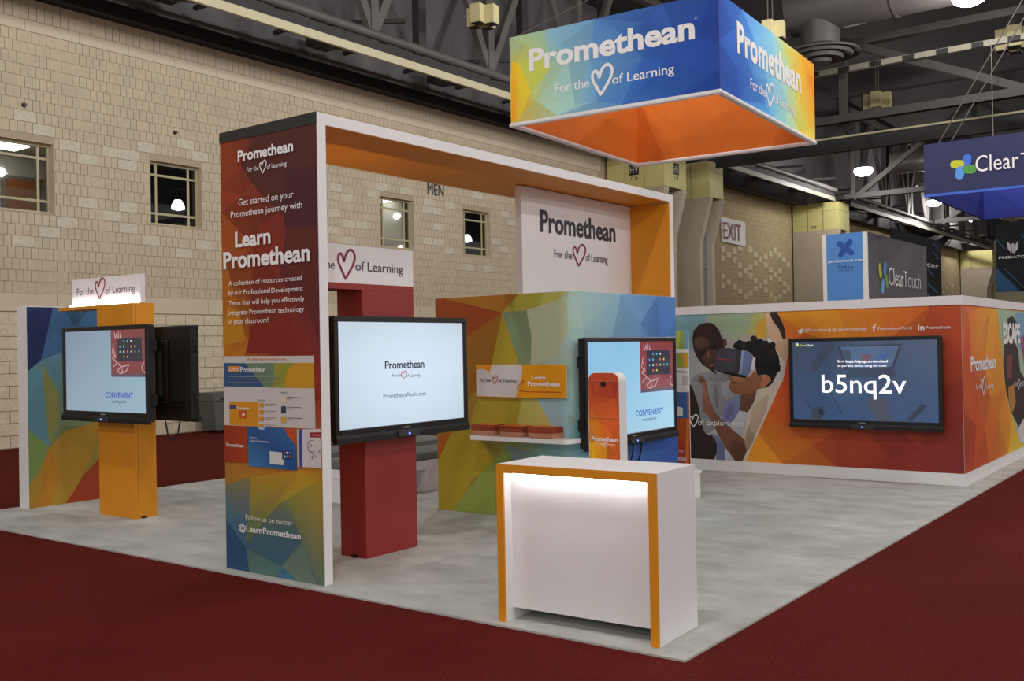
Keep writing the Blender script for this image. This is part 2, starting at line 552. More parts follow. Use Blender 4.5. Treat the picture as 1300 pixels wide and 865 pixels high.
# accent (pale split faced) blocks, read from the photo as wall points
ACC_PX = [(30, 146), (65.5, 164), (100, 182), (134, 199), (99.5, 207), (165, 192.5), (195.5, 185.5), (225, 179), (253, 195), (165, 215.5), (265, 245),
          (99, 256), (165, 262.5), (133, 272), (99, 280.5), (164, 287), (64.5, 289), (29, 300), (195, 301), (252.5, 306), (225, 316), (73, 213), (73, 240),
          (424, 234), (466, 240), (487, 234), (521, 241), (541, 253), (557.5, 264), (574, 259), (541, 271), (445, 249), (424, 275), (444, 279), (426, 291), (466, 291), (445, 302),
          (557, 289), (557, 312), (539, 307), (572, 320), (636, 271), (647, 279), (625, 307), (636, 317), (619, 340), (591, 336), (605, 246)]
acc = set()
for p in ACC_PX:
    q = atY(p[0], p[1], YW)
    r = int((q.z - Z_LOW) / BH); c = int(round((q.x - 8.0 - (r % 2) * BW / 2) / (3 * BW)))
    acc.add((r, c))
def in_window(x0, x1, z0, z1):
    for a, b in WINS:
        if x1 > a + .01 and x0 < b - .01 and z1 > WZ0 + .01 and z0 < WZ1 - .01: return True
    return False
me_acc = boxmesh('accent_block', 3 * BW - JT, .014, BH - JT, M_accent)
me_brick = boxmesh('brick', BW - JT, .014, BH - JT, M_brick)
cells = []
X_END = 28.15
for r in range(nrow):
    off = 8.0 + (r % 2) * BW / 2
    z = Z_LOW + (r + .5) * BH
    for c in range(-19, 50):
        xa = off + c * 3 * BW
        if xa > X_END - 3 * BW: break
        x_mid = xa + 1.5 * BW - 1.5 * BW
        if (r, c) in acc and not in_window(xa - 1.5 * BW, xa + 1.5 * BW, z - BH / 2, z + BH / 2):
            piece('accent_block', me_acc, xa, YW - .004, z, wall)
            continue
        for k in (-1, 0, 1):
            x = xa + k * BW
            if x < 0.4: continue
            if in_window(x - BW / 2, x + BW / 2, z - BH / 2, z + BH / 2):
                # cut bricks beside the openings
                for a, b in WINS:
                    if x - BW / 2 < a < x + BW / 2 - .02: cells.append((x - BW / 2, a - .004, z)); break
                    if x - BW / 2 + .02 < b < x + BW / 2: cells.append((b + .004, x + BW / 2, z)); break
                continue
            cells.append((x - BW / 2, x + BW / 2, z))
def px_of(p):
    d = Vector(p) - CAM; w = d.dot(_f)
    return 650 + FPX * d.dot(_r) / w, 432.5 - FPX * d.dot(_u) / w
def seen(c):
    px, py = px_of(((c[0] + c[1]) / 2, YW, c[2]))
    return px > 4 and py > 2 and (px < 276) and not (88 < px < 188 and py > 345)
cand = sorted([i for i, c in enumerate(cells) if seen(c) and c[1] - c[0] > BW * .9], key=lambda i: cells[i][0] + 1e-3 * abs(cells[i][2] - 4.5))[:300]
cs = set(cand)
rest = MB()
for i, (x0, x1, z) in enumerate(cells):
    d = rnd.uniform(-.0015, .0015)
    if i in cs:
        piece('brick', me_brick, (x0 + x1) / 2, YW + d, z, wall)
    else:
        y = YW + d; h = (BH - JT) / 2; a, b = x0 + JT / 2, x1 - JT / 2
        rest.add([(a, y, z - h), (b, y, z - h), (b, y, z + h), (a, y, z + h), (a, y + .014, z - h), (b, y + .014, z - h), (b, y + .014, z + h), (a, y + .014, z + h)],
                 [(0, 1, 2, 3), (0, 4, 5, 1), (1, 5, 6, 2), (2, 6, 7, 3), (3, 7, 4, 0)])
tag(rest.build('bricks', M_brick, wall), kind='stuff')
# smooth band, soldier course, lower band, split faced base blocks
me_b = boxmesh('band_block', 1.0 - .006, .02, .2 - .006, M_band)
for i in range(28): piece('band_block', me_b, 0.4 + i, YW - .008, Z_BAND + .1, wall)
me_s = boxmesh('soldier_brick', .145 - .01, .018, .38 - .01, M_soldier)
for i in range(191): piece('soldier_brick', me_s, 0.34 + i * .145, YW - .004, Z_BAND + .2 + .19, wall)
me_l = boxmesh('band_block', 1.6 - .008, .03, .32 - .008, M_band)
for i in range(18): piece('band_block', me_l, 0.6 + i * 1.6, YW - .018, Z_LOW - .16, wall)
me_k = boxmesh('split_block', .44 - .012, .026, .2137 - .012, M_split)
base_rest = MB()
for r in range(11):
    for c in range(-14, 47):
        x = 7.0 + c * .44 + (r % 2) * .22
        px, py = px_of((x, YW, .2))
        if px < -25 or (px > 290 and px < 412) or px > 560:
            z = .01 + (r + .5) * .2137
            base_rest.box(x - .214, x + .214, YW - .012, YW + .014, z - .1, z + .1)
            continue
        piece('split_block', me_k, x, YW - .012 + rnd.uniform(-.004, .004), .01 + (r + .5) * .2137, wall)
tag(base_rest.build('split_blocks', M_split, wall), kind='stuff')
# wall bay beyond the double column: fine brick courses are too far to pick apart, the diamond of pale blocks is not
def brickmat(name, rgb, mort, bw, bh):
    m = bpy.data.materials.new(name); m.use_nodes = True; nt = m.node_tree; b = nt.nodes['Principled BSDF']
    b.inputs['Roughness'].default_value = .9
    geo = nt.nodes.new('ShaderNodeNewGeometry'); sp = nt.nodes.new('ShaderNodeSeparateXYZ'); cb = nt.nodes.new('ShaderNodeCombineXYZ')
    nt.links.new(geo.outputs['Position'], sp.inputs[0]); nt.links.new(sp.outputs['X'], cb.inputs[0]); nt.links.new(sp.outputs['Z'], cb.inputs[1])
    t = nt.nodes.new('ShaderNodeTexBrick'); nt.links.new(cb.outputs[0], t.inputs['Vector'])
    t.inputs['Scale'].default_value = 1; t.inputs['Brick Width'].default_value = bw; t.inputs['Row Height'].default_value = bh; t.inputs['Mortar Size'].default_value = .008
    t.inputs['Color1'].default_value = lin(rgb); t.inputs['Color2'].default_value = lin([v * .93 for v in rgb]); t.inputs['Mortar'].default_value = lin(mort)
    nt.links.new(t.outputs['Color'], b.inputs['Base Color'])
    return m
M_farbrick = brickmat('far_buff_brick', (172, 154, 118), (140, 124, 96), .135, .2)
box('brick_facing', M_farbrick, wall, 28.2, 92, YW - .01, YW + .012, 0, 7.87)
DIA = [(251, 505), (283, 535), (313, 515), (345, 497), (251, 555), (313, 563), (343, 592), (373, 622), (345, 645), (401, 507), (429, 535), (457, 563), (429, 582), (401, 603), (401, 650), (429, 678),
       (484, 547), (511, 530), (534, 510), (560, 535), (585, 563), (608, 590), (484, 592), (511, 618), (536, 645), (563, 625), (562, 668), (588, 693), (612, 718), (251, 655), (283, 685), (251, 705), (316, 712), (345, 738), (375, 765),
       (401, 747), (430, 720), (457, 705), (484, 685), (511, 662), (485, 730), (512, 755), (540, 778), (563, 763), (588, 740)]
me_d = boxmesh('accent_block', .42, .03, .24, mat('far_pale_block', (190, 178, 146), noise=.06, nscale=10))
for p in cv(860, 200, 200 / 865)(*DIA):
    q = atY(p[0], p[1], YW - .03); piece('accent_block', me_d, q.x, YW - .032, q.z, wall)
for p in [(1202, 366), (1206, 360), (1209, 371), (1198, 372), (1204, 376), (1210, 363)]:
    q = atY(p[0], p[1], YW - .03); piece('accent_block', me_d, q.x, YW - .032, q.z, wall)
T(wall, planeY(YW), 'MEN', (542.5, 247.5), (563, 249), 14.5, M_txtk, off=.016)
for p, lab in (((30, 133.5), 'small round metal fixing on the brick, high at the left edge'), ((222, 168.5), 'small dark metal fixing on the brick above the second window')):
    q = atY(p[0], p[1], YW)
    o = MB().cyl((q.x, YW + .01, q.z), (q.x, YW - .06, q.z), .045, .03, n=12).build('wall_fixing', M_dgrey)
    tag(o, lab, 'fixing')
# far end wall
fw = struct(box('wall_far', mat('far_panel_wall', (196, 190, 158), noise=.03, nscale=2), None, 88, 88.3, -30, YW, 0, 12.6))
tag(fw, 'pale panelled wall at the far end of the hall', 'wall')
me_fp = bpy.data.meshes.new('wall_panel')
_b = MB().box(-.05, 0, -.97, .97, -.97, .97); me_fp.from_pydata(_b.v, [], _b.f); me_fp.materials.append(mat('far_panel', (204, 198, 166), noise=.03, nscale=1)); me_fp.update()
for j in range(5):
    for k in range(5): piece('wall_panel', me_fp, 88, 16.1 - j * 2, 1 + k * 2, fw)
tf = struct(box('trim_1', M_steel2, None, 87.7, 87.95, -30, YW, 9.5, 12.6))
tag(tf, 'dark bulkhead above the pale far wall', 'trim')

# ---- windows and the rooms behind them
M_room = mat('office_wall', (190, 186, 176), rough=.8, noise=.03, nscale=2)
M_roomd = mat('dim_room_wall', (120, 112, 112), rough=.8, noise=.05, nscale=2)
M_tube = mat('ceiling_panel_light', (255, 252, 240), emit=5)
rm = MB()
R0, R1, RZ0, RZ1 = YW + TH + .02, YW + 3.4, 3.3, 5.8
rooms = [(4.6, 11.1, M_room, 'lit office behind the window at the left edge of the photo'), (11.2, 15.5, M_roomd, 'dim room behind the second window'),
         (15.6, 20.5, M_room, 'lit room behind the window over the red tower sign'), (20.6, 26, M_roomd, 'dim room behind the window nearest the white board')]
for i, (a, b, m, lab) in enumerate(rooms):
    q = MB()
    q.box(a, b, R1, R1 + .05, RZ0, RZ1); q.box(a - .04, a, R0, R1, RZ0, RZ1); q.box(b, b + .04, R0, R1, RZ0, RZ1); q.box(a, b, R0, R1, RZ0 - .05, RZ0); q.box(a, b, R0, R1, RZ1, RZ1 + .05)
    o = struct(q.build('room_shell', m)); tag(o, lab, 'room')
    if i in (0, 2, 3):
        q = {0: (8.4, 10.15, YW + 2.3, YW + 2.9), 2: (18.6, 20.4, YW + 2.2, YW + 2.8), 3: (22.0, 22.6, YW + .6, YW + .9)}[i]
        l = box('ceiling_panel_light', M_tube, None, q[0], q[1], q[2], q[3], RZ1 - .06, RZ1 - .01)
        tag(l, 'bright ceiling light panel %s window' % ({0: 'seen through the leftmost', 2: 'seen through the third', 3: 'added out of view behind the rightmost'}[i]), 'light')  # the rightmost panel is unseen, added to brighten its dim room
d = thing('office_door', 'brown wooden door inside the leftmost lit office', 'door', (10.55, R1 - .06, RZ0))
box('door_frame', mat('door_frame_paint', (120, 112, 100), noise=.03), d, 10.1, 11.0, R1 - .05, R1, RZ0, RZ0 + 2.03)
box('door_leaf', mat('brown_wood', (150, 92, 44), noise=.1, nscale=5, stretch=(8, 8, 1)), d, 10.2, 10.9, R1 - .08, R1 - .05, RZ0, RZ0 + 1.95)
for i, (p, lab) in enumerate((((226, 262), 'small glowing globe standing in for a lamp reflection in the second dark window'), ((593, 304), 'small glowing globe standing in for a lamp reflection in the rightmost brick wall window'))):
    q = atY(p[0], p[1], YW + 1.2)
    t = thing('reflection_globe', lab, 'lamp', (q.x, q.y, q.z), group='stand-in lamp reflections behind the windows')  # added glowing globes stand in for lamp reflections in the glass
    MB().lathe(q, [(.0, .14), (.07, .13), (.13, .02), (.14, -.06), (.0, -.1)], 14).build('lamp_globe', mat('reflection_glow', (255, 252, 255), emit=5), t, True)
    MB().cyl(q + Vector((0, 0, .13)), (q.x, q.y, RZ1), .012, n=6).build('cord', M_black2, t)
for i, (a, b) in enumerate(WINS):
    t = thing('window_%d' % (i + 1), ['square prairie style window at the left edge over the left screen', 'second square window in the brick wall, above the tower sign', 'square window seen through the arch under the door lettering',
                                       'square window seen through the arch beside the white board'][i], 'window', ((a + b) / 2, YW + .12, WZ0), kind='structure')
    yf0, yf1 = YW + .13, YW + .19
    f = MB(); e = .055
    f.box(a, a + e, yf0, yf1, WZ0, WZ1); f.box(b - e, b, yf0, yf1, WZ0, WZ1); f.box(a + e, b - e, yf0, yf1, WZ1 - e, WZ1); f.box(a + e, b - e, yf0, yf1, WZ0, WZ0 + e)
    f.build('window_frame', M_frame, t)
    xv = [a + e, a + .22, b - .22, b - e]; zv = [WZ0 + e, WZ0 + .24, WZ1 - .26, WZ1 - e]
    for x in xv[1:3]: box('mullion', M_frame, t, x - .022, x + .022, yf0 + .01, yf1 - .01, WZ0 + e, WZ1 - e)
    for z in zv[1:3]:
        for x0, x1 in ((xv[0], xv[1] - .022), (xv[1] + .022, xv[2] - .022), (xv[2] + .022, xv[3])):
            box('glazing_bar', M_frame, t, x0, x1, yf0 + .01, yf1 - .01, z - .022, z + .022)
    for x0, x1 in ((xv[0], xv[1]), (xv[1], xv[2]), (xv[2], xv[3])):
        for z0, z1 in zip(zv[:-1], zv[1:]):
            MB().add([(x0, yf0 + .03, z0), (x1, yf0 + .03, z0), (x1, yf0 + .03, z1), (x0, yf0 + .03, z1)], [(0, 1, 2, 3)]).build('pane', M_pane, t)
    g = MB()
    g.box(a - .001, a + .006, YW + .0, yf0, WZ0, WZ1); g.box(b - .006, b + .001, YW, yf0, WZ0, WZ1); g.box(a, b, YW, yf0, WZ1 - .006, WZ1); g.box(a, b, YW, yf0, WZ0, WZ0 + .01)
    g.build('window_reveal', M_band, t)

# ---- header beam and conduit on top of the brick, upper dark wall
hb = struct(box('trim_2', mat('black_header_beam', (26, 25, 28), rough=.7, noise=.1, nscale=3), None, -25, 28.1, YW - .30, YW + .01, 7.87, 8.12))
tag(hb, 'black header beam along the top of the brick wall', 'beam')
cn = MB().cyl((-25, YW - .4, 8.17), (28.1, YW - .4, 8.17), .04, n=10).build('conduit_pipe', M_steel)
tag(cn, 'thin grey pipe running along the black header beam', 'pipe')
uw = struct(box('trim_3', mat('upper_dark_wall', (100, 96, 99), rough=.9, noise=.08, nscale=1), None, -25, 88, YW - .06, YW - .011, 8.13, 12.6))
tag(uw, 'dark upper wall behind the roof trusses', 'wall')
sf = struct(box('trim_4', M_steel2, None, 28.1, 88, YW - .5, YW - .02, 7.87, 8.5))
tag(sf, 'dark header along the farther wall bays', 'beam')

# ---- building columns
def column(x0, x1, lab, y0=15.0, ny=4, glassy=True, ztop=7.86, zcap=6.63, xf=0.0):
    t = thing('building_column', lab, 'column', ((x0 + x1) / 2, (y0 + YW) / 2, 0))
    y1 = YW - .08
    box('capital_core', M_colgrey, t, x0 + .03, x1 - .03, y0 + .03, y1, zcap, ztop)
    dy = (y1 - y0) / 3
    for i in range(3):
        for z0, z1 in ((zcap, zcap + .86), (zcap + .87, ztop)):
            box('tile', M_yellow, t, x0, x0 + .03, y0 + .03 + i * dy, y0 + (i + 1) * dy - .012, z0, z1)
    dx = (x1 - x0 - .06) / 2
    for i in range(2):
        for z0, z1 in ((zcap, zcap + .86), (zcap + .87, ztop)):
            box('tile', M_yellow, t, x0 + .0 + i * (dx + .03) , x0 + .03 + (i + 1) * dx, y0, y0 + .03, z0, z1)
    # two fins with a kinked front edge
    prof = [(y1, 0), (y0 + .42, 0), (y0 + .42, 5.1), (y0 + .02, zcap - .12), (y0 + .02, zcap - .002), (y1, zcap - .002)]
    x1 = x1 + xf; w = (x1 - x0) * .2
    for xa in (x0, x1 - w):
        MB().prism([(xa, y, z) for y, z in prof], (w, 0, 0)).build('fin', M_fin if xa != x0 else M_colgrey, t)
        MB().prism([(xa, y0 + .42 - .015, 0), (xa, y0 + .42 - .015, 5.1), (xa, y0 + .005, zcap - .12), (xa, y0 + .005, zcap - .01), (xa, y0 + .02, zcap - .01), (xa, y0 + .02, zcap - .12), (xa, y0 + .42, 5.1), (xa, y0 + .42, 0)], (w, 0, 0)).build('fin_edge', M_fin, t)
    if glassy:
        gm = mat('grey_glass_panel', (132, 138, 136), rough=.25, noise=.04, nscale=1)
        zz = [0, 2.0, 4.2, 6.0, zcap - .01]
        for a, b in zip(zz[:-1], zz[1:]):
            for xa, xb in ((x0 + w, (x0 + x1) / 2 - .03), ((x0 + x1) / 2 + .03, x1 - w)):
                box('glass_panel', gm, t, xa + .005, xb - .005, y0 + .62, y0 + .66, a + .008, b - .008)
        box('centre_mullion', M_dgrey, t, (x0 + x1) / 2 - .03, (x0 + x1) / 2 + .03, y0 + .6, y0 + .7, 0, zcap - .01)
    return t
c1 = column(28.18, 29.72, 'pale yellow capped column with black code plates, nearest to the brick wall')
pl = planeX(28.18); plate = mat('dark_plate', (44, 34, 36), rough=.5, noise=.03)
a = pl.uv((799, 215)); b = pl.uv((811, 215)); v1 = pl.uv((805, 208.3))[1]; v0 = pl.uv((805, 222.5))[1]
pt = box('code_plate', plate, c1, 28.165, 28.18, -b[0], -a[0], v0, v1)
T(pt, planeX(28.165), 'HV', (800, 220.5), (810.3, 219.5), 9, mat('plate_letter', (200, 190, 175)), bold=-.005, off=.006)
T(c1, pl, 'C4', (801, 229.3), (809.5, 228.2), 5, M_txtk, off=.008)
pl = planeY(15.0)
a = pl.uv((855, 214)); b = pl.uv((861.5, 214)); v1 = pl.uv((858, 207.5))[1]; v0 = pl.uv((858, 222))[1]
pt = box('code_plate', plate, c1, a[0], b[0], 14.985, 15.0, v0, v1)
T(pt, planeY(14.985), 'HV', (855.5, 219.5), (861, 220.5), 9, mat('plate_letter', (200, 190, 175)), bold=-.005, off=.006)
T(c1, pl, 'C4', (856, 227.5), (861, 228.3), 4.5, M_txtk, off=.008)
column(31.44, 32.55, 'yellow capped column with grey glass slot, beside the exit sign', xf=.05)
c3 = column(44.5, 45.98, 'yellow capped column standing behind the tall blue stand panel')
T(c3, planeX(44.5), 'D4', (1030.5, 291), (1036.5, 290.3), 4, M_txtk, off=.01)
c4 = column(76.5, 77.9, 'farthest yellow capped column, near the black hanging banner')
T(c4, planeX(76.5), 'E4', (1233, 342), (1237, 341.7), 2.5, M_txtk, off=.01)
q = MB()
q.box(29.9, 30.3, 16.35, 16.4, 0, 7.0)
for z in range(31): q.box(29.9, 30.3, 16.3, 16.34, z * .22 + .05, z * .22 + .2)
tag(q.build('glitter_strip', mat('painted_glitter', (226, 224, 214), emit=.35)), 'narrow glowing slats standing in for light glitter on glass between the paired columns', 'reflection')  # glowing slats stand in for light glittering in the glass
# exit sign
t = thing('exit_sign', 'white exit sign with dark red letters on the far brick wall', 'sign', (38, YW - .1, 5.65))
MB().prism([(36.95, YW - .07, 5.66), (39.1, YW - .12, 5.62), (39.1, YW - .12, 6.62), (36.9, YW - .07, 6.66)], (0, .04, 0)).build('sign_board', mat('white_sign_board', (225, 222, 222), rough=.2, noise=.02), t)
T(t, planeY(YW - .12), 'EXIT', (919.5, 303), (941, 306.5), 21, mat('dark_red_letter', (110, 32, 42)), bold=0.0, off=.01)

# ================================================================== CEILING STEEL AND SERVICES
def fascia(x0, x1, lab, fm=None):
    t = thing('catwalk', lab, 'catwalk', ((x0 + x1) / 2, 15, 7.75))
    box('fascia_strip', fm or M_cream, t, x0, x1, 14.93, 15.0, 7.80, 7.97)
    box('dark_channel', M_steel2, t, x0, x1, 14.95, 15.1, 7.97, 8.16)  # dark steel channel above the fascia strip
    MB().cyl((x0, 14.9, 8.27), (x1, 14.9, 8.27), .10, n=12).build('tube_rail', M_steel, t, True)
    n = int((x1 - x0) / 4)
    k0 = math.ceil((x0 - 15.2) / 4)
    for k in range(k0, k0 + n + 1):
        x = 15.2 + 4 * k
        if x > x1: break
        MB().beam((x, 15.05, 7.95), (x + .15, YW - .55, 8.42), .13, .13).build('strut', M_steel, t)
        MB().beam((x + 1.2, 15.1, 8.9), (x - .6, YW - .55, 8.7), .09).build('strut', M_steel2, t)
        box('bracket', M_steel2, t, x - .3, x + .3, 16.2, 16.7, 8.3, 8.6)
    for k in range(int((x1 - x0) / 2)):
        box('crossbar', M_steel2, t, x0 + 2 * k, x0 + 2 * k + .08, 15.1, YW - .5, 8.35, 8.43)
    return t
fascia(-8, 28.1, 'catwalk edge with a long cream strip above the near brick wall')
fascia(32.6, 43.9, 'catwalk edge with a pale strip above the exit sign wall', M_cream_dim)
fascia(46.1, 75.5, 'catwalk edge with a pale strip receding above the tall blue stand panel', M_cream_dim)

def truss_x(x0, x1, y, zb, zt, lab):
    t = thing('roof_truss', lab, 'truss', ((x0 + x1) / 2, y, zb))
    MB().box(x0, x1, y - .12, y + .12, zt - .12, zt + .12).build('top_chord', M_steel, t)
    k0 = math.ceil((x0 - 15.2) / 4)
    for k in range(k0, k0 + 20):
        x = 15.2 + 4 * k
        if x + 2 > x1: break
        MB().box(x - .11, x + .11, y - .1, y + .1, zb, zt).build('post', M_steel, t)
        MB().beam((x, y, zb), (x + 2, y, zt), .16, .2).build('web', M_steel, t)
        MB().beam((x, y, zb), (x - 2, y, zt), .16, .2).build('web', M_steel, t)
        MB().box(x + 1.7, x + 1.95, y + .2, y + .4, zb, zt).build('hanger', M_steel2, t)
    return t
truss_x(-8, 28, 14.95, 8.3, 12.2, 'roof truss standing on the cream catwalk strip')
truss_x(46, 76, 14.95, 8.3, 12.2, 'distant roof truss above the far catwalk')
def truss_y(x, y0, y1, zb, zt, lab, step=5.0):
    t = thing('cross_truss', lab, 'truss', (x, (y0 + y1) / 2, zb))
    MB().box(x - .12, x + .12, y0, y1, zb, zb + .22).build('bottom_chord', M_steel3, t)
    MB().box(x - .12, x + .12, y0, y1, zt - .2, zt).build('top_chord', M_steel3, t)
    y = y1 - .4; up = True
    while y - step > y0:
        MB().beam((x, y, zb if up else zt), (x, y - step, zt if up else zb), .2).build('web', M_steel3, t)
        MB().box(x - .09, x + .09, y - .1, y + .1, zb, zt).build('post', M_steel3, t)
        up = not up; y -= step
    return t
truss_y(28.2, -10, 14.7, 7.76, 10.05, 'dark cross truss spanning the hall behind the hanging cube sign')
truss_y(44.5, -10, 14.7, 7.9, 11.5, 'second cross truss beyond the hanging cube sign')
truss_y(60, -10, 14.7, 8.2, 11.5, 'third cross truss deep in the hall')
truss_y(72, -10, 14.7, 8.2, 11.5, 'last cross truss at the far end of the hall')
g = MB().box(31.3, 31.5, -10, 14.7, 7.55, 7.95).build('roof_girder', M_steel2); tag(g, 'plain black girder just above the blue hanging banner', 'girder')
g = MB().cyl((31.2, -10, 7.98), (31.2, 14.9, 7.98), .035, n=8).build('conduit_pipe', M_cream); tag(g, 'thin pale conduit on the black girder behind the cube sign', 'pipe')
# cable tray with dark clips
t = thing('cable_tray', 'pale cable tray with dark clips under the roof', 'cable tray', (28.0, 6, 9.1))
box('tray', mat('grey_tray', (128, 124, 110), noise=.05), t, 27.9, 28.05, -6, 12, 9.12, 9.27)
for i in range(20): box('clip', M_black2, t, 27.86, 27.9, 11.6 - i * .86, 11.6 - i * .86 + .28, 9.12, 9.25)
# big ducts
M_duct = mat('dull_duct_metal', (72, 68, 67), rough=.55, metal=.1, noise=.06, nscale=3, stretch=(1, 4, 1))
M_duct2 = mat('bright_duct_metal', (160, 158, 154), rough=.35, metal=.5, noise=.06, nscale=3, stretch=(1, 4, 1))
def duct(x, y0, y1, z, r, drop_y, lab, m, dr, dlen, rings):
    t = thing('air_duct', lab, 'duct', (x, drop_y, z - r - dlen))
    MB().cyl((x, y0, z), (x, y1, z), r, n=28).build('trunk', m, t, True)
    for y in rings: MB().cyl((x, y - .03, z), (x, y + .03, z), r + .03, n=28).build('joint_ring', m, t, True)
    MB().cyl((x, drop_y, z), (x, drop_y, z - r - dlen), dr, n=24).build('drop_pipe', m, t, True)
    zb = z - r - dlen
    MB().lathe((x, drop_y, zb), [(dr, 0), (dr * 1.25, -.05), (dr * 2.0, -.18), (dr * 2.02, -.24), (dr * 1.7, -.2), (dr * 1.6, -.3), (dr * 1.2, -.26), (dr * 1.1, -.38), (dr * .6, -.34), (dr * .5, -.45), (0, -.45)], 28).build('diffuser', m, t, True)
duct(26.0, -4, 9.9, 10.45, .68, 9.15, 'large dull duct with a round diffuser behind the cube sign', M_duct, .5, .38, (2.0, 4.6, 7.2))
duct(50.0, 6, 14.2, 10.2, .55, 12.2, 'bright round duct beside the far high bay lamp', M_duct2, .45, .5, (8.5, 11))
duct(58, 2, 11.0, 8.9, .5, 10.3, 'bright duct just below the blue hanging banner', M_duct2, .42, .2, (5, 8))
# clusters of cream loudspeaker boxes
def cluster(px, py, X, s, lab, topz=12.6):
    q = atX(px, py, X)
    t = thing('speaker_cluster', lab, 'loudspeaker', (q.x, q.y, q.z - s))
    M_spk = mat('cream_speaker', (206, 196, 148), rough=.6, noise=.04, nscale=5)
    for k, (dx, dy) in enumerate(((-s * .72, -s * .1), (-s * .1, s * .72), (s * .1, -s * .72), (s * .72, s * .1))):
        MB(Matrix.Translation((q.x + dx, q.y + dy, q.z)) @ Matrix.Rotation(.15, 4, 'Z')).rbox(-s * .44, s * .44, -s * .44, s * .44, -s * .7, s * .7, .01).build('speaker_box', M_spk, t)
        MB().box(q.x + dx - s * .36, q.x + dx + s * .36, q.y + dy - s * .36, q.y + dy + s * .36, q.z - s * .74, q.z - s * .68).build('speaker_grille', M_black2, t)
    MB().box(q.x - s, q.x + s, q.y - s * .15, q.y + s * .15, q.z - s * .1, q.z + s * .1).build('hanger_frame', M_steel2, t)
    for e in (-.15, .15): MB().cyl((q.x + e, q.y, q.z), (q.x + e, q.y, topz), .015, n=6).build('hanging_cable', M_steel, t)
cluster(613, 21, 17.6, .30, 'cluster of cream loudspeaker boxes above the catwalk strip')
cluster(1114, 129, 33, .36, 'small cream loudspeaker cluster right of the cube sign')
cluster(1288, 50, 31, .42, 'cream loudspeaker cluster at the right end of the cable tray')
cluster(978, 40, 24, .30, 'cream loudspeaker cluster peeking over the cube sign')
# visible high bay lamps
for (x, y, LAMP_Z), lab in zip(LAMPS[:4],
                       ['high bay lamp at the top edge under the large duct', 'brightest high bay lamp right of the cube sign', 'high bay lamp under the blue hanging banner', 'farthest high bay lamp near the hanging duct drop']):
    t = thing('high_bay_lamp', lab, 'lamp', (x, y, LAMP_Z - .33), group='high bay lamps')
    MB().lathe((x, y, LAMP_Z), [(.0, .3), (.12, .28), (.16, .1), (.34, -.1), (.36, -.12)], 20).build('reflector', M_dgrey, t, True)
    MB().lathe((x, y, LAMP_Z), [(.36, -.0), (.38, -.14), (.33, -.22), (.2, -.29), (0, -.32)], 20).build('lamp_globe', mat('high_bay_glow', (255, 255, 255), emit=14), t, True)
    MB().cyl((x, y, LAMP_Z + .28), (x, y, 12.6), .02, n=6).build('hanging_cable', M_steel2, t)

# ================================================================== THE STAND
# ---- arch
ar = thing('display_arch', 'tall white edged arch with orange inside and printed near leg', 'display arch', (7.1, 5.55, ZC))
AX0, AX1, AY0, AY1, AZ = 4.592, 9.674, 5.05, 6.09, 3.2
TB = .078
leg = box('near_leg', M_white, ar, AX0, AX0 + TB, AY0, AY1, ZC, AZ - TB)
box('far_leg', M_white, ar, AX1 - TB, AX1, AY0, AY1, ZC, AZ - TB)
box('beam', M_white, ar, AX0, AX1, AY0, AY1, AZ - TB, AZ)
xm = [AX0 + TB, 6.3, 7.95, AX1 - TB]
for a, b in zip(xm[:-1], xm[1:]): box('soffit_panel', M_orange, ar, a + .001, b - .001, AY0 + .004, AY1, AZ - TB - .003, AZ - TB)
box('inner_panel', M_orange, ar, AX1 - TB - .012, AX1 - TB, AY0 + .004, AY1, ZC, AZ - TB - .012)
box('inner_panel', M_orange, ar, AX0 + TB, AX0 + TB + .002, AY0 + .03, AY1, ZC, AZ - TB - .012)
bd = box('header_board', M_white, ar, 7.56, AX1 - TB - .012, 5.53, 5.60, 2.04, AZ - TB - .013)
pb = planeY(5.53)
Q = cv(400, 180, .25)
T(bd, pb, 'Promethean', (685.5, 293.5), (781, 307), 25, M_txtk, bold=.025)
T(bd, pb, 'For the', (703.5, 326.5), (726, 329.5), 10, M_txtk)
heart(bd, pb, (727, 310.5), (743.5, 338), M_txtr)
T(bd, pb, 'of Learning', (743.5, 331.2), (771, 335), 10, M_txtk)
# printed graphic on the near leg
pg = planeX(AX0)
Y0u, Y1u = -AY1 + .002, -AY0 - .002
lg = Print(pg, PB, bounds=(Y0u, Y1u, ZC + .002, AZ - .075))
lg.facets(Y0u, Y1u, ZC, AZ - .075, [(285, 190, (150, 62, 34)), (300, 250, (140, 56, 36)), (340, 190, (88, 42, 40)), (395, 175, (72, 36, 42)), (395, 260, (78, 38, 42)), (350, 300, (125, 46, 34)), (290, 320, (160, 82, 30)),
           (395, 330, (86, 36, 38)), (340, 340, (130, 44, 36)), (285, 400, (184, 118, 30)), (400, 400, (110, 40, 42)), (340, 420, (132, 46, 34)), (290, 440, (190, 120, 34)), (370, 450, (136, 46, 34)), (404, 500, (140, 48, 40)),
           (286, 520, (150, 140, 60)), (290, 590, (180, 130, 40)), (400, 590, (186, 130, 36)), (345, 590, (190, 120, 40)), (300, 630, (110, 120, 70)), (400, 640, (150, 130, 50)), (300, 690, (60, 95, 130)), (350, 690, (72, 108, 118)), (400, 720, (96, 122, 110))],
          n=46, seed=4, jit=.10, asp=1.0)
K = cv(275, 440, 150 / 811)
A = cv(275, 140, 150 / 811); B = cv(275, 290, 150 / 811)
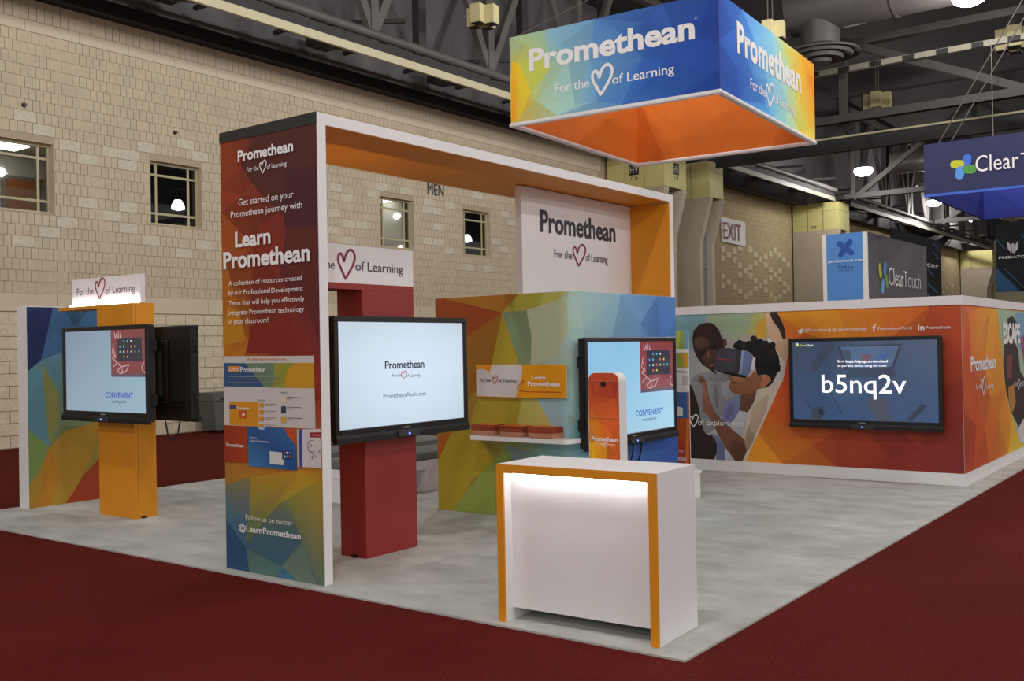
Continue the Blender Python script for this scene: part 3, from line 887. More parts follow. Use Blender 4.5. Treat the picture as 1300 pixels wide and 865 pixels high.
# a few large shards
lg.px(A((265, 175), (690, 75), (690, 560), (460, 720), (320, 590), (245, 500), (165, 370)), (88, 44, 40))
lg.px(A((460, 400), (690, 380), (690, 860), (480, 860), (460, 720)), (80, 40, 42))
lg.px(B((480, 0), (695, 0), (705, 780), (610, 500), (430, 320)), (100, 42, 42))
lg.px(B((15, 0), (40, 110), (200, 770), (20, 810)), (178, 104, 32))
lg.px(B((20, 815), (80, 530), (160, 590), (200, 770)), (190, 130, 34))
lg.px(B((240, 670), (510, 600), (575, 830), (700, 860), (205, 860)), (132, 42, 34))
S2 = cv(260, 640, 200 / 1236)
G4 = cv(270, 420, 170 / 432)
lg.px(G4((33, 415), (358, 435), (360, 505), (330, 486), (280, 452), (124, 474), (33, 502)), [(176, 112, 46), (186, 116, 42), (170, 130, 46), (190, 150, 44), (196, 140, 44), (180, 130, 46), (160, 124, 64)])
lg.px(G4((33, 502), (124, 472), (122, 559), (114, 621), (108, 698), (38, 600)), [(120, 124, 104), (140, 128, 80), (96, 120, 124), (80, 114, 134), (72, 110, 140), (78, 118, 146)])
lg.px(G4((38, 600), (107, 698), (120, 786), (41, 771)), [(54, 92, 130), (48, 86, 126), (44, 80, 120), (42, 76, 118)])
lg.px(G4((124, 472), (280, 450), (330, 486), (240, 545), (213, 559), (168, 612), (130, 666), (108, 698), (114, 621), (122, 559)), [(186, 140, 50), (196, 142, 44), (194, 158, 44), (180, 160, 56), (168, 156, 60), (130, 138, 76), (98, 120, 92), (84, 112, 100), (112, 130, 86), (150, 146, 66)])
lg.px(G4((108, 698), (130, 666), (168, 612), (213, 559), (240, 545), (291, 680), (223, 760)), [(70, 106, 124), (74, 108, 120), (90, 116, 112), (116, 128, 96), (130, 136, 84), (74, 108, 124), (68, 106, 126)])
lg.px(G4((240, 545), (330, 486), (360, 500), (361, 830), (350, 827), (327, 788), (291, 680)), [(142, 142, 66), (176, 150, 48), (170, 140, 44), (94, 122, 102), (96, 124, 104), (102, 126, 110), (112, 128, 96)])
lg.px(S2((325, 345), (605, 490), (560, 590), (355, 550)), (88, 124, 118))
lg.px(S2((605, 490), (765, 628), (560, 590)), (66, 118, 146))
lg.px(S2((770, 295), (850, 560), (905, 652), (765, 628), (605, 490)), (110, 130, 116))
# web page mock up
lg.px(K((50, 68), (670, 64), (682, 566), (55, 541)), (206, 200, 198))
lg.px(K((53, 113), (200, 115), (330, 280), (55, 275)), (58, 88, 130))
lg.px(K((200, 115), (400, 113), (400, 285), (330, 280)), (110, 135, 110))
lg.px(K((400, 113), (540, 113), (490, 160), (465, 285), (390, 283)), (150, 150, 60))
lg.px(K((540, 113), (672, 113), (675, 288), (465, 285), (490, 160)), (205, 150, 40))
lg.px(K((85, 135), (163, 135), (163, 175), (85, 176)), (222, 140, 36))
lg.px(K((90, 378), (288, 383), (290, 550), (92, 538)), (214, 146, 36))
lg.px(K((160, 440), (210, 440), (210, 495), (160, 495)), (200, 90, 40))
lg.px(K((180, 452), (180, 482), (200, 467)), (240, 230, 220))
lg.px(K((94, 405), (140, 405), (140, 430), (94, 430)), (80, 70, 100))
for y in (390, 438, 483, 533):
    lg.px(K((295, y), (328, y), (328, y + 28), (295, y + 28)), (214, 146, 36))
    lg.px(K((336, y + 4), (410, y + 6), (410, y + 9), (336, y + 7)), (120, 110, 110)); lg.px(K((336, y + 14), (385, y + 16), (385, y + 19), (336, y + 17)), (140, 130, 130))
lg.px(K((447, 345), (480, 346), (480, 385), (447, 384)), (225, 205, 175))
lg.px(K((447, 410), (480, 411), (480, 458), (447, 457)), (60, 70, 90))
lg.px(K((447, 482), (480, 483), (480, 525), (447, 524)), (205, 170, 70))
for y in (345, 413, 487):
    lg.px(K((487, y), (592, y + 6), (592, y + 10), (487, y + 4)), (90, 84, 100)); lg.px(K((487, y + 12), (520, y + 14), (520, y + 18), (487, y + 16)), (110, 104, 115))
for x, w in ((213, 25), (247, 42), (297, 62), (368, 65), (443, 38)):
    lg.px(K((x, 83), (x + w, 83), (x + w, 91), (x, 91)), (200, 140, 110))
for y in (205, 222, 245): lg.px(K((85, y), (440, y + 4), (440, y + 8), (85, y + 4)), (130, 150, 150))
# three cards standing in front of it
lg.px(K((35, 537), (216, 550), (220, 797), (38, 790)), [(150, 52, 36), (168, 66, 30), (176, 72, 34), (150, 52, 36)])
lg.px(K((218, 550), (552, 565), (556, 852), (226, 822)), [(48, 86, 140), (60, 110, 170), (40, 84, 150), (70, 130, 185)])
lg.px(K((290, 555), (340, 558), (330, 572), (300, 570)), (170, 196, 210))
lg.px(K((470, 562), (552, 565), (554, 680), (500, 620)), (196, 84, 44))
lg.px(K((370, 718), (465, 730), (465, 815), (372, 806)), (214, 216, 214))
lg.px(K((455, 712), (525, 712), (525, 778), (455, 775)), (40, 60, 120))
for i in range(3):
    for j in range(2): lg.px(K((466 + i * 19, 722 + j * 26), (478 + i * 19, 722 + j * 26), (478 + i * 19, 738 + j * 26), (466 + i * 19, 738 + j * 26)), [(200, 80, 60), (220, 220, 220), (90, 150, 210)][(i + j) % 3])
lg.px(K((556, 570), (723, 567), (728, 836), (560, 826)), (212, 206, 206))
lg.px(K((573, 570), (592, 570), (595, 828), (576, 826)), (72, 74, 150))
lg.px(K((557, 570), (572, 570), (575, 826), (560, 826)), (190, 180, 170))
lg.px(K((645, 590), (722, 588), (724, 626), (650, 624)), (150, 36, 48))
lg.px(K((640, 720), (690, 722), (690, 725), (640, 723)), (90, 70, 110))
lg.px(K((630, 665), (645, 645), (675, 640), (675, 645), (648, 652), (636, 670), (640, 710), (700, 760), (698, 765), (634, 715)), (150, 110, 160))
lgo = lg.build('printed_graphic', M_print, leg)
def TL(parent, pl, conv, body, a, b, cap, m, bold=0.0, off=.010):
    p, q = conv(a, b); return T(parent, pl, body, p, q, cap * (conv((0, 1))[0][1] - conv((0, 0))[0][1]), m, bold, off)
box('dark_header_strip', mat('charcoal_strip', (42, 43, 41), noise=.05), leg, AX0 - .006, AX0, AY0, AY1, AZ - .076, AZ)
for args in ((A, 'Promethean', (153, 350), (533, 284), 72, .03), (A, 'For the', (215, 426), (297, 413), 32, .0), (A, 'of Learning', (352, 404), (487, 383), 32, .0), (A, 'Get started on your', (157, 655), (535, 602), 46, .0),
             (A, 'Promethean journey with', (105, 738), (595, 672), 44, .0), (B, 'Learn', (135, 127), (378, 103), 100, .03), (B, 'Promethean', (55, 276), (648, 223), 112, .03), (B, 'A collection of resources created', (90, 393), (592, 360), 34, .0),
             (B, 'by our', (90, 460), (181, 455), 34, .0), (B, 'Professional', (191, 453), (374, 443), 34, .0), (B, 'Development', (384, 442), (602, 430), 34, .0), (B, 'Team that will help you effectively', (92, 527), (610, 503), 34, .0), (B, 'integrate Promethean technology', (92, 590), (608, 577), 34, .0), (B, 'in your classroom!', (92, 655), (362, 648), 34, .0),
             (S2, 'Follow us on twitter', (330, 118), (697, 172), 40, -.005), (S2, '@LearnPromethean', (275, 205), (762, 276), 46, .02), (K, 'Learn', (95, 168), (158, 168), 26, .0), (K, 'Promethean', (172, 176), (342, 178), 36, .01), (K, 'Promethean', (145, 432), (240, 434), 18, .01),
             (K, 'Promethean', (76, 686), (192, 692), 24, .01), (K, 'Learn Promethean', (238, 652), (370, 662), 14, -.005), (K, 'Welcome to', (238, 628), (285, 631), 10, -.005)):
    TL(leg, pg, args[0], args[1], args[2], args[3], args[4], M_txtw, args[5])
TL(leg, pg, K, '9', (652, 692), (663, 692), 20, M_txtk); TL(leg, pg, K, '12', (650, 772), (672, 772), 22, M_txtk); TL(leg, pg, K, '8', (708, 733), (718, 733), 20, M_txtk)
TL(leg, pg, K, 'Correct', (668, 614), (718, 613), 12, M_txtw); TL(leg, pg, K, 'Go Home', (292, 374), (340, 376), 12, M_txtk); TL(leg, pg, K, 'Latest Posts', (445, 320), (497, 321), 10, M_txtk)
p, q = A((303, 347), (350, 433)); heart(leg, pg, p, q, M_txtw, th=.1, off=.010)

# ---- bent graphic wall under the far half of the arch
lw = thing('curved_graphic_wall', 'multicoloured bent graphic wall with shelf and screen under the arch', 'display wall', (8.2, 5.2, ZC))
LX, LYL, LYR, LXR, LZ = 7.42, 6.50, 4.89, 9.372, 2.085
bp = BendPlane(LX, LYL, LYR, LXR, .14)
def wall_section(u0, u1, name, m, thick=.07):
    us = [u0] + [b for b in bp.br if u0 + 1e-3 < b < u1 - 1e-3] + [u1]
    mb = MB(); vs = []; n = len(us)
    for u in us:
        vs += [bp.P(u, ZC), bp.P(u, LZ), bp.P(u, LZ, -thick), bp.P(u, ZC, -thick)]
    fs = []
    for i in range(n - 1):
        for k in range(4):
            a, b = 4 * i + k, 4 * i + (k + 1) % 4; fs.append((a, b, b + 4, a + 4))
    fs += [(0, 3, 2, 1), (4 * n - 4, 4 * n - 3, 4 * n - 2, 4 * n - 1)]
    return mb.add(vs, fs).build(name, m, lw)
wall_section(0, .74, 'wall_panel', M_whitem); wall_section(.742, bp.total, 'wall_panel', M_whitem)
lp = Print(bp, 1.45, bounds=(.001, bp.total - .001, ZC + .002, LZ - .002))
lp.facets(.001, bp.total - .001, ZC + .002, LZ - .002, [(560, 390, (140, 84, 38)), (560, 440, (134, 80, 38)), (600, 385, (150, 106, 42)), (580, 560, (150, 96, 36)), (560, 620, (146, 120, 42)), (590, 640, (132, 122, 48)), (640, 500, (148, 132, 50)), (640, 600, (128, 126, 62)),
           (625, 645, (118, 126, 66)), (660, 380, (148, 142, 66)), (680, 400, (158, 160, 120)), (700, 390, (164, 172, 140)), (705, 430, (158, 172, 160)), (690, 520, (150, 158, 110)), (710, 510, (136, 162, 166)), (735, 390, (142, 174, 172)), (740, 450, (134, 168, 176)),
           (735, 560, (116, 164, 180)), (780, 385, (118, 156, 180)), (800, 400, (102, 142, 184)), (850, 385, (78, 116, 172)), (840, 420, (70, 106, 166)), (850, 560, (48, 74, 138)), (820, 580, (54, 84, 146)), (760, 590, (80, 120, 165)), (690, 600, (100, 134, 130))],
          n=30, seed=11, jit=.05, asp=1.0, inface=.6)
Lc = cv(550, 365, 200 / 1281); Ld = cv(550, 495, 200 / 1048)
lp.px(Lc((18, 88), (85, 92), (560, 203), (290, 395), (18, 560)), (136, 68, 36))
lp.px(Lc((85, 86), (700, 52), (565, 200)), (152, 104, 40))
lp.px(Lc((560, 203), (470, 700), (285, 900), (18, 900), (18, 560), (290, 395)), (138, 94, 38))
lp.px(Lc((565, 200), (700, 51), (895, 44), (860, 150), (760, 185)), (150, 146, 62))
lp.px(Lc((563, 200), (600, 330), (705, 640), (472, 640)), (152, 134, 46))
lp.px(Lc((565, 205), (760, 185), (800, 400), (790, 640), (705, 640), (600, 330)), (112, 128, 96))
lp.px(Lc((895, 43), (1090, 38), (1000, 110), (860, 160)), (160, 162, 84))
lp.px(Lc((760, 185), (1000, 110), (1080, 60), (1100, 350), (1000, 560), (800, 640), (800, 400)), (160, 168, 140))
lp.px(Ld((18, 310), (120, 285), (35, 480), (18, 500)), (154, 84, 36))
lp.px(Ld((120, 290), (240, 240), (420, 480), (260, 600), (130, 800), (20, 790), (20, 500)), (152, 132, 42))
lp.px(Ld((130, 800), (300, 580), (480, 390), (540, 460), (420, 500), (412, 830)), (124, 134, 66))
lp.px(Ld((300, 50), (590, 62), (560, 240), (240, 245)), (148, 134, 48))
lp.px(Ld((590, 62), (690, 62), (800, 260), (555, 240)), (158, 156, 86))
lp.px(Ld((690, 62), (890, 62), (905, 330), (800, 260)), (134, 162, 170))
lp.px(Ld((490, 370), (720, 440), (530, 470)), (112, 132, 130))
lp.build('printed_graphic', M_fabric, lw)
# plaque
pq = thing('wall_plaque', 'white and orange printed plaque above the brochure shelf', 'sign', (LX - .02, 5.45, 1.12))
py0, py1 = atX(719, 480, 7.40).y, atX(605, 480, 7.40).y
pz0, pz1 = atX(660, 505, 7.40).z, atX(660, 463, 7.40).z
bk = box('plaque_board', M_white, pq, 7.395, 7.414, py0, py1, pz0, pz1)
pr = Print(planeX(7.395), 1.15)
Pq = cv(590, 440, 160 / 989)
pr.rect(-py1, -py0, pz0, pz1, (225, 152, 28))
pr.px(Pq((92, 190), (120, 178), (160, 180), (195, 207), (212, 143), (448, 143), (452, 200), (440, 270), (402, 400), (92, 388)), (206, 202, 200))
pr.build('printed_face', M_print, bk)
ppl = planeX(7.395)
for b, a, c, h, m, bo in (('For the', (122, 276), (208, 278), 24, M_txtk, 0), ('of Training', (266, 278), (407, 284), 24, M_txtk, 0), ('Learn', (531, 258), (638, 262), 32, M_txtw, .03), ('Promethean', (497, 308), (748, 312), 34, M_txtw, .03)):
    TL(bk, ppl, Pq, b, a, c, h, m, bo, .007)
p, q = Pq((218, 230), (262, 297)); heart(bk, ppl, p, q, mat('orange_red_ink', (186, 66, 34)), off=.007)
st = [ppl.uv(p) for p in Pq((450, 270), (466, 272), (466, 285), (440, 292), (418, 310), (412, 330), (425, 345), (480, 355), (620, 357), (762, 360))]
w = MB()
for (a, b), (c, d) in zip(st[:-1], st[1:]):
    n = Vector((c - a, d - b)).normalized() * .0028
    w.add([ppl.P(a - n.y, b + n.x, .007), ppl.P(c - n.y, d + n.x, .007), ppl.P(c + n.y, d - n.x, .007), ppl.P(a + n.y, b - n.x, .007)], [(0, 1, 2, 3)])
w.build('swash_line', MATS['orange_red_ink'], bk)
# shelf and brochures
SHX = 7.21
sz = atX(597, 553, SHX).z; ya = atX(597, 553, SHX).y; yb = atX(721, 560, SHX).y
arc = [(SHX + .06 - .06 * math.sin(t), yb + .06 - .06 * math.cos(t)) for t in (0, .4, .8, 1.2, math.pi / 2)]
sh = MB().prism([(x, y, sz - .04) for x, y in [(LX - .003, yb)] + arc + [(SHX, ya), (LX - .003, ya)]], (0, 0, .04)).build('wall_shelf', M_white)
tag(sh, 'white floating shelf holding brochure piles on the bent wall', 'shelf')
M_bro = mat('brochure_paper', (196, 140, 112), rough=.5, noise=.06, nscale=30)
M_broc = mat('brochure_cover', attr=True, rough=.35)
ln = ya - yb
for si, nm in enumerate(('left', 'middle', 'right')):
    yc = ya - .12 - si * .325 - .02
    for k in range(9):
        lab = ('top orange brochure of the %s pile on the white shelf' % nm) if k == 8 else ('orange brochure inside the %s pile on the white shelf' % nm)
        x0 = SHX + .02 + rnd.uniform(-.006, .006); y0 = yc - .13 + rnd.uniform(-.005, .005) + k * .002
        z0 = sz + k * .0112
        t = thing('brochure', lab, 'brochure', (x0 + .09, y0 + .13, z0), group='brochures in the %s pile' % nm)
        box('pages', M_bro if k < 4 else mat('brochure_orange_edge', (160, 70, 44), noise=.08, nscale=40), t, x0, x0 + .18, y0, y0 + .26, z0, z0 + .0106)
        if k == 8:
            pc = Print(Plane((x0, y0 + .26, z0 + .0106), (0, -1, 0), (0, 0, 1), (1, 0, 0)), 1.2, off=.0004)
            pc.facets(0, .26, 0, .18, None, n=5, seed=si, jit=.1, uvctrl=[(0, 0, (180, 60, 40)), (.13, .1, (205, 90, 40)), (.26, .18, (225, 150, 50))])
            pc.build('cover', M_broc, t)

# ---- television screens
def tv(name_label, pl, u0, u1, v0, v1, content, group=None, depth=.085, handles=(0, 1), mount=.05, bar=True, cat='screen'):
    """pl: plane of the bezel front; the case extends behind it"""
    c = pl.P((u0 + u1) / 2, v0, -depth / 2)
    t = thing('display_screen', name_label, cat, c, group=group)
    F = Matrix(((pl.r.x, -pl.n.x, 0, 0), (pl.r.y, -pl.n.y, 0, 0), (0, 0, 1, 0), (0, 0, 0, 1)))
    F = Matrix.Translation(pl.o) @ F          # local: x = u, y = behind, z = v
    def m(): return MB(F)
    vb = v0 + .058 if bar else v0
    bz = .042
    m().rbox(u0 + .004, u1 - .004, .02, depth, v0 + .02, v1 - .003, .012).build('case', M_black2, t)
    f = m(); f.rbox(u0, u1, 0, .03, v1 - bz, v1, .005); f.rbox(u0, u0 + bz, 0, .03, vb, v1 - bz, .005); f.rbox(u1 - bz, u1, 0, .03, vb, v1 - bz, .005); f.rbox(u0 + bz, u1 - bz, 0, .03, vb, vb + bz, .005)
    f.build('bezel', M_black, t)
    if bar:
        m().prism([(u0 - .004, -.006, vb + .004), (u0 - .004, -.016, vb - .02), (u0 - .004, -.012, v0), (u0 - .004, .03, v0), (u0 - .004, .03, vb + .004)], (u1 - u0 + .008, 0, 0)).build('speaker_bar', M_black2, t)
        cpn = m().prism([((u0 + u1) / 2 - .13, -.026, vb - .006), ((u0 + u1) / 2 + .13, -.026, vb - .006), ((u0 + u1) / 2 + .11, -.026, vb - .05), ((u0 + u1) / 2 - .11, -.026, vb - .05)], (0, .02, 0)).build('control_panel', M_dgrey, t)
        m().box((u0 + u1) / 2 - .012, (u0 + u1) / 2 + .004, -.029, -.026, vb - .036, vb - .024).build('power_light', M_blue_led, cpn)
        m().box((u0 + u1) / 2 - .25, (u0 + u1) / 2 - .24, -.018, -.012, vb - .036, vb - .026).build('sensor', M_dgrey, t)
        Tuv(t, pl, 'Promethean', (u0 + u1) / 2 - .05, (u0 + u1) / 2 + .03, vb + .012, .012, M_txtw, off=.002)
    su0, su1, sv0, sv1 = u0 + bz, u1 - bz, vb + bz, v1 - bz
    spl = pl.shift(-.014)
    pr = Print(spl, 1.0, off=0.0)
    texts = content(pr, su0, su1, sv0, sv1)
    so = pr.build('screen', M_screenb if content is c_rear_glow else M_screen, t)
    for fn in texts: fn(so, spl)
    for h in handles:
        uu = u1 if h == 1 else u0; sg = 1 if h == 1 else -1
        for vv in (v0 + (v1 - v0) * .72, v0 + (v1 - v0) * .17):
            hm = m(); hh = .10
            for a, b in (((0, 0), (.035, .018)), ((.035, .018), (.035, hh)), ((.035, hh), (0, hh + .018))):
                hm.beam((uu + sg * a[0], .06, vv + a[1]), (uu + sg * b[0], .06, vv + b[1]), .014)
            hm.build('side_handle', M_black2, t)
    m().box((u0 + u1) / 2 - .3, (u0 + u1) / 2 + .3, depth, depth + mount, (v0 + v1) / 2 - .22, (v0 + v1) / 2 + .22).build('wall_mount', M_dgrey, t)
    r = m()
    for k in range(5): r.box(u0 + .12, u1 - .12, depth, depth + .012, v0 + .1 + k * .022, v0 + .108 + k * .022)
    r.build('rear_vents', M_black2, t)
    for k in (-1, 1): m().rbox((u0 + u1) / 2 + k * .33 - .05, (u0 + u1) / 2 + k * .33 + .05, depth, depth + .03, v0 + .18, v1 - .14, .008).build('rear_rib', M_black, t)
    return t

def c_convenient(bg, dim, img):
    def fn(pr, a, b, c, d):
        W_, H_ = b - a, d - c
        U = lambda x: a + W_ * x
        V = lambda y: c + H_ * y
        R = lambda x0, x1, y0, y1, col: pr.rect(U(x0), U(x1), V(y0), V(y1), col)
        pr.poly([(a, c), (b, c), (b, d), (a, d)], [bg[0], bg[1], bg[2], bg[3]])
        R(.585, 1, .43, 1, img); R(.585, 1, .43, .465, (90, 76, 92)); 
        def sw(pts, w=.006):
            P = [(U(x), V(y)) for x, y in pts]
            for p, q in zip(P[:-1], P[1:]):
                n = Vector((q[0] - p[0], q[1] - p[1])); n.normalize(); n *= w
                pr.poly([(p[0] - n.y, p[1] + n.x), (q[0] - n.y, q[1] + n.x), (q[0] + n.y, q[1] - n.x), (p[0] + n.y, p[1] - n.x)], (190, 150, 155), same=True)
        pr.off += .0003
        for s_ in ([(.61, .8), (.64, .68), (.60, .66), (.66, .60), (.61, .55)], [(.62, .83), (.60, .72), (.645, .66)], [(.66, .5), (.70, .55), (.75, .56), (.80, .58), (.77, .50), (.70, .47), (.66, .5)], [(.67, .60), (.70, .56), (.73, .48)],
                   [(.63, .97), (.64, .90), (.66, .96), (.67, .90)], [(.68, .98), (.68, .88)], [(.70, .96), (.70, .9), (.72, .92)], [(.98, .6), (.95, .56), (.96, .5), (.99, .48)]):
            sw(s_)
        R(.665, .955, .62, .90, (50, 50, 60))
        k = 0
        for j in range(4):
            for i in range(6):
                if (i, j) in ((0, 3), (4, 3), (5, 3), (5, 0), (3, 0), (4, 0), (0, 0), (2, 2), (5, 2)): continue
                k += 1
                x = .69 + i * .045; y = .66 + j * .062
                R(x, x + .014, y, y + .022, [(220, 225, 230), (110, 150, 220), (230, 120, 60), (90, 190, 190), (225, 200, 90)][(i * 2 + j * 3) % 5])
        return [lambda so, sp: Tuv(so, sp, 'CONVENIENT', U(.515), U(.85), V(.175), H_ * .064, M_glow_b, .012, .006),
                lambda so, sp: Tuv(so, sp, 'teaching tools', U(.595), U(.765), V(.115), H_ * .034, M_glow_k, .005, .006)]
    return fn
def c_brand(pr, a, b, c, d):
    W_, H_ = b - a, d - c
    U = lambda x: a + W_ * x
    V = lambda y: c + H_ * y
    n = 6
    for i in range(n):
        for j in range(4):
            def cc(x, y):
                e = 1 - .10 * min(1, ((x - .55) ** 2 + (y - .45) ** 2) * 2.2)
                return (205 * e + 8, 224 * e + 5, 246 * e)
            pr.poly([(U(i / n), V(j / 4)), (U((i + 1) / n), V(j / 4)), (U((i + 1) / n), V((j + 1) / 4)), (U(i / n), V((j + 1) / 4))], [cc(i / n, j / 4), cc((i + 1) / n, j / 4), cc((i + 1) / n, (j + 1) / 4), cc(i / n, (j + 1) / 4)], same=True)
    return [lambda so, sp: T(so, sp, 'Promethean', (488.5, 467.5), (538.5, 467.5), 9.5, M_glow_k, .025, .002),
            lambda so, sp: T(so, sp, 'For the', (498, 478.5), (509, 478.5), 4, M_glow_k, 0, .002), lambda so, sp: T(so, sp, 'of Learning', (516, 478.5), (533, 478.5), 4, M_glow_k, 0, .002),
            lambda so, sp: heart(so, sp, (509, 471), (516.5, 482), M_glow_r, .1, .002), lambda so, sp: T(so, sp, 'PrometheanWorld.com', (486.5, 504.5), (540.5, 503.5), 5.5, M_glow_k, 0, .002)]
Sc = cv(1000, 420, 200 / 1236)
def c_code(pr, a, b, c, d):
    pr.poly([(a, c), (b, c), (b, d), (a, d)], [(52, 74, 108), (62, 84, 118), (66, 80, 104), (56, 66, 86)])
    P = lambda col, *pts: pr.px(Sc(*pts), col)
    P((56, 64, 80), (180, 295), (310, 88), (375, 95), (370, 120), (220, 328), (190, 320))
    P((50, 56, 74), (392, 118), (900, 105), (830, 300), (450, 308)); P((76, 96, 126), (415, 128), (875, 118), (815, 285), (470, 296))
    P((60, 74, 92), (420, 150), (490, 148), (500, 235), (440, 235)); P((104, 74, 86), (575, 188), (655, 186), (650, 240), (580, 240)); P((62, 92, 140), (690, 205), (790, 160), (780, 225), (690, 235))
    P((52, 64, 84), (470, 310), (830, 300), (850, 360), (450, 372))
    P((54, 62, 78), (940, 690), (1050, 575), (1085, 585), (1080, 610), (975, 712), (945, 708))
    P((72, 78, 92), (640, 520), (690, 530), (740, 600), (840, 712), (720, 712), (660, 640), (620, 570)); P((72, 78, 92), (690, 520), (780, 540), (790, 640), (740, 600))
    P((46, 58, 78), (335, 500), (345, 498), (430, 645), (422, 650)); P((46, 58, 78), (130, 540), (140, 538), (200, 620), (180, 620))
    P((56, 62, 70), (180, 640), (220, 600), (270, 600), (300, 640), (260, 700), (190, 690)); P((36, 40, 52), (245, 620), (275, 620), (280, 660), (250, 655))
    P((210, 214, 70), (58, 124), (92, 122), (85, 110), (64, 112)); P((220, 226, 230), (66, 110), (84, 110), (80, 98), (70, 98))
    cp = lambda x: x
    def tx(body, p, q, cap, m, bo=0.0):
        P0, P1 = Sc(p, q); return lambda so, sp: T(so, sp, body, P0, P1, cap * 200 / 1236, m, bo, .005)
    return [tx('b5nq2v', (270, 486), (932, 492), 142, M_glow_w, .004), tx('Go to', (390, 248), (446, 248), 18, M_glow_w), tx('https://signage.screen.cloud', (457, 249), (785, 249), 19, M_glow_w, .012),
            tx('to pair this device using the code:', (393, 282), (778, 284), 17, M_glow_w), tx('Screen', (103, 122), (148, 122), 15, mat('screen_yellow', (214, 218, 80), emit=.9)), tx('Cloud', (150, 122), (197, 122), 15, M_glow_w)]
def c_rear_glow(pr, a, b, c, d):
    pr.rect(a, b, c, d, (235, 242, 250)); return []

# ---- left tower: orange pillar, printed panel, lit sign
k1 = thing('screen_tower', 'orange screen tower with lit sign and printed side panel', 'display tower', (5.6, 9.2, ZC))
PX0, PX1, PY0, PY1, PZ = 5.47, 5.70, 8.63, 9.25, 2.085
box('pillar', M_orange, k1, PX0, PX1, PY0, PY1, ZC, PZ)
box('pillar_seam', mat('dark_orange_seam', (150, 92, 16)), k1, PX0 + .03, PX0 + .034, PY0 - .001, PY0, ZC, PZ - .002)  # seam drawn as a thin darker orange line
box('cap_arm', M_orange, k1, PX0, PX1, PY1, 9.97, PZ - .035, PZ)
box('foot', M_black2, k1, PX0 + .06, PX0 + .10, PY0 - .018, PY0, ZC, ZC + .02)
sb = box('sign_box', M_white, k1, 5.56, 5.61, 8.635, 9.86, PZ + .008, 2.37)
box('led_strip', mat('led_strip_glow', (245, 244, 255), emit=22), k1, 5.525, 5.545, 8.64, 9.86, PZ, PZ + .012)
ps = planeX(5.56); N = cv(60, 330, 160 / 1258)
TL(sb, ps, N, 'For the', (300, 358), (466, 346), 70, M_txtk, .0, .004); TL(sb, ps, N, 'of Learning', (583, 335), (880, 318), 68, M_txtk, .0, .004)
p, q = N((482, 186), (582, 392)); heart(sb, ps, p, q, M_txtr, off=.004)
pn = box('side_panel', M_white, k1, 5.245, 6.42, 10.20, 10.385, ZC, 2.108)
pp = planeY(10.20); pr = Print(pp, 1.15, bounds=(5.25, 6.415, ZC + .003, 2.1)); D = cv(0, 330, 290 / 738)
pr.facets(5.25, 6.415, ZC + .003, 2.1, [(40, 400, (46, 56, 96)), (70, 400, (66, 100, 140)), (45, 480, (96, 138, 152)), (70, 500, (120, 136, 100)), (45, 580, (112, 140, 86)), (70, 620, (150, 128, 56)), (110, 630, (150, 76, 42)), (110, 580, (138, 124, 60)), (110, 400, (60, 96, 138)), (110, 500, (100, 130, 110))], n=16, seed=3, jit=.08)
pr.px(D((91, 150), (172, 150), (132, 325), (90, 360)), (44, 54, 96)); pr.px(D((172, 150), (322, 155), (322, 260), (195, 300), (132, 325)), (66, 102, 142))
pr.px(D((90, 360), (132, 325), (195, 300), (200, 520), (160, 605), (88, 545)), (94, 136, 152)); pr.px(D((88, 545), (160, 605), (120, 690), (86, 745)), (118, 142, 84))
pr.px(D((132, 330), (190, 430), (195, 520), (160, 605)), (130, 134, 80)); pr.px(D((160, 605), (210, 555), (322, 520), (322, 560), (285, 660), (215, 795), (86, 808), (86, 745), (120, 690)), (166, 130, 52))
pr.px(D((322, 640), (322, 790), (205, 797), (285, 680)), (156, 68, 42)); pr.px(D((160, 605), (195, 700), (160, 800), (120, 805)), (176, 120, 46)); pr.px(D((240, 215), (200, 152), (300, 152)), (58, 86, 116))
pr.build('printed_graphic', M_fabric, pn)
BGL = [(140, 160, 176), (148, 176, 192), (138, 166, 186), (126, 138, 158)]
tv('large screen on the orange tower showing a convenience slide', planeX(5.30), -9.605, -8.14, .945, 1.865, c_convenient(BGL, .8, (124, 66, 68)), 'large touch screens')
tv('screen seen from behind on the far side of the orange tower', Plane((5.87, 0, 0), (0, 1, 0), (1, 0, 0)), 8.16, 9.62, .93, 1.86, c_rear_glow, 'large touch screens')
cb = MB().tube([(5.80, 8.62, .93), (5.80, 8.58, .80), (5.80, 8.50, .74), (5.80, 8.42, .80), (5.80, 8.38, .93)], .008).build('power_cable', M_black2)
tag(cb, 'thin black cable looping under the rear screen of the orange tower', 'cable')

# ---- red tower
k2 = thing('screen_tower', 'red screen tower inside the arch with white sign on top', 'display tower', (5.65, 5.56, ZC))
RX0, RX1, RY0, RY1, RZ = 5.366, 5.935, 5.43, 5.705, 2.09
box('pillar', M_red, k2, RX0, RX1, RY0, RY1, ZC, RZ - .045)
box('cap_arm', M_red, k2, 4.70, RX1, RY0, RY1, RZ - .044, RZ)
box('foot', M_black2, k2, RX0 - .018, RX0, RY0 + .10, RY0 + .15, ZC, ZC + .02)
sb = box('sign_box', M_white, k2, 4.70, RX1, RY0, RY0 + .06, RZ + .001, 2.378)
ps = planeY(RY0); R4 = cv(400, 290, 160 / 923)
TL(sb, ps, R4, 'of Learning', (295, 308), (642, 333), 66, M_txtk, .0, .004); TL(sb, ps, R4, 'For the', (-60, 284), (142, 298), 66, M_txtk, .0, .004)
p, q = R4((165, 156), (295, 370)); heart(sb, ps, p, q, M_txtr, off=.004)
box('led_strip', mat('led_strip_up', (255, 236, 205), emit=60), k2, 4.75, 5.88, 5.492, 5.502, RZ, RZ + .012)
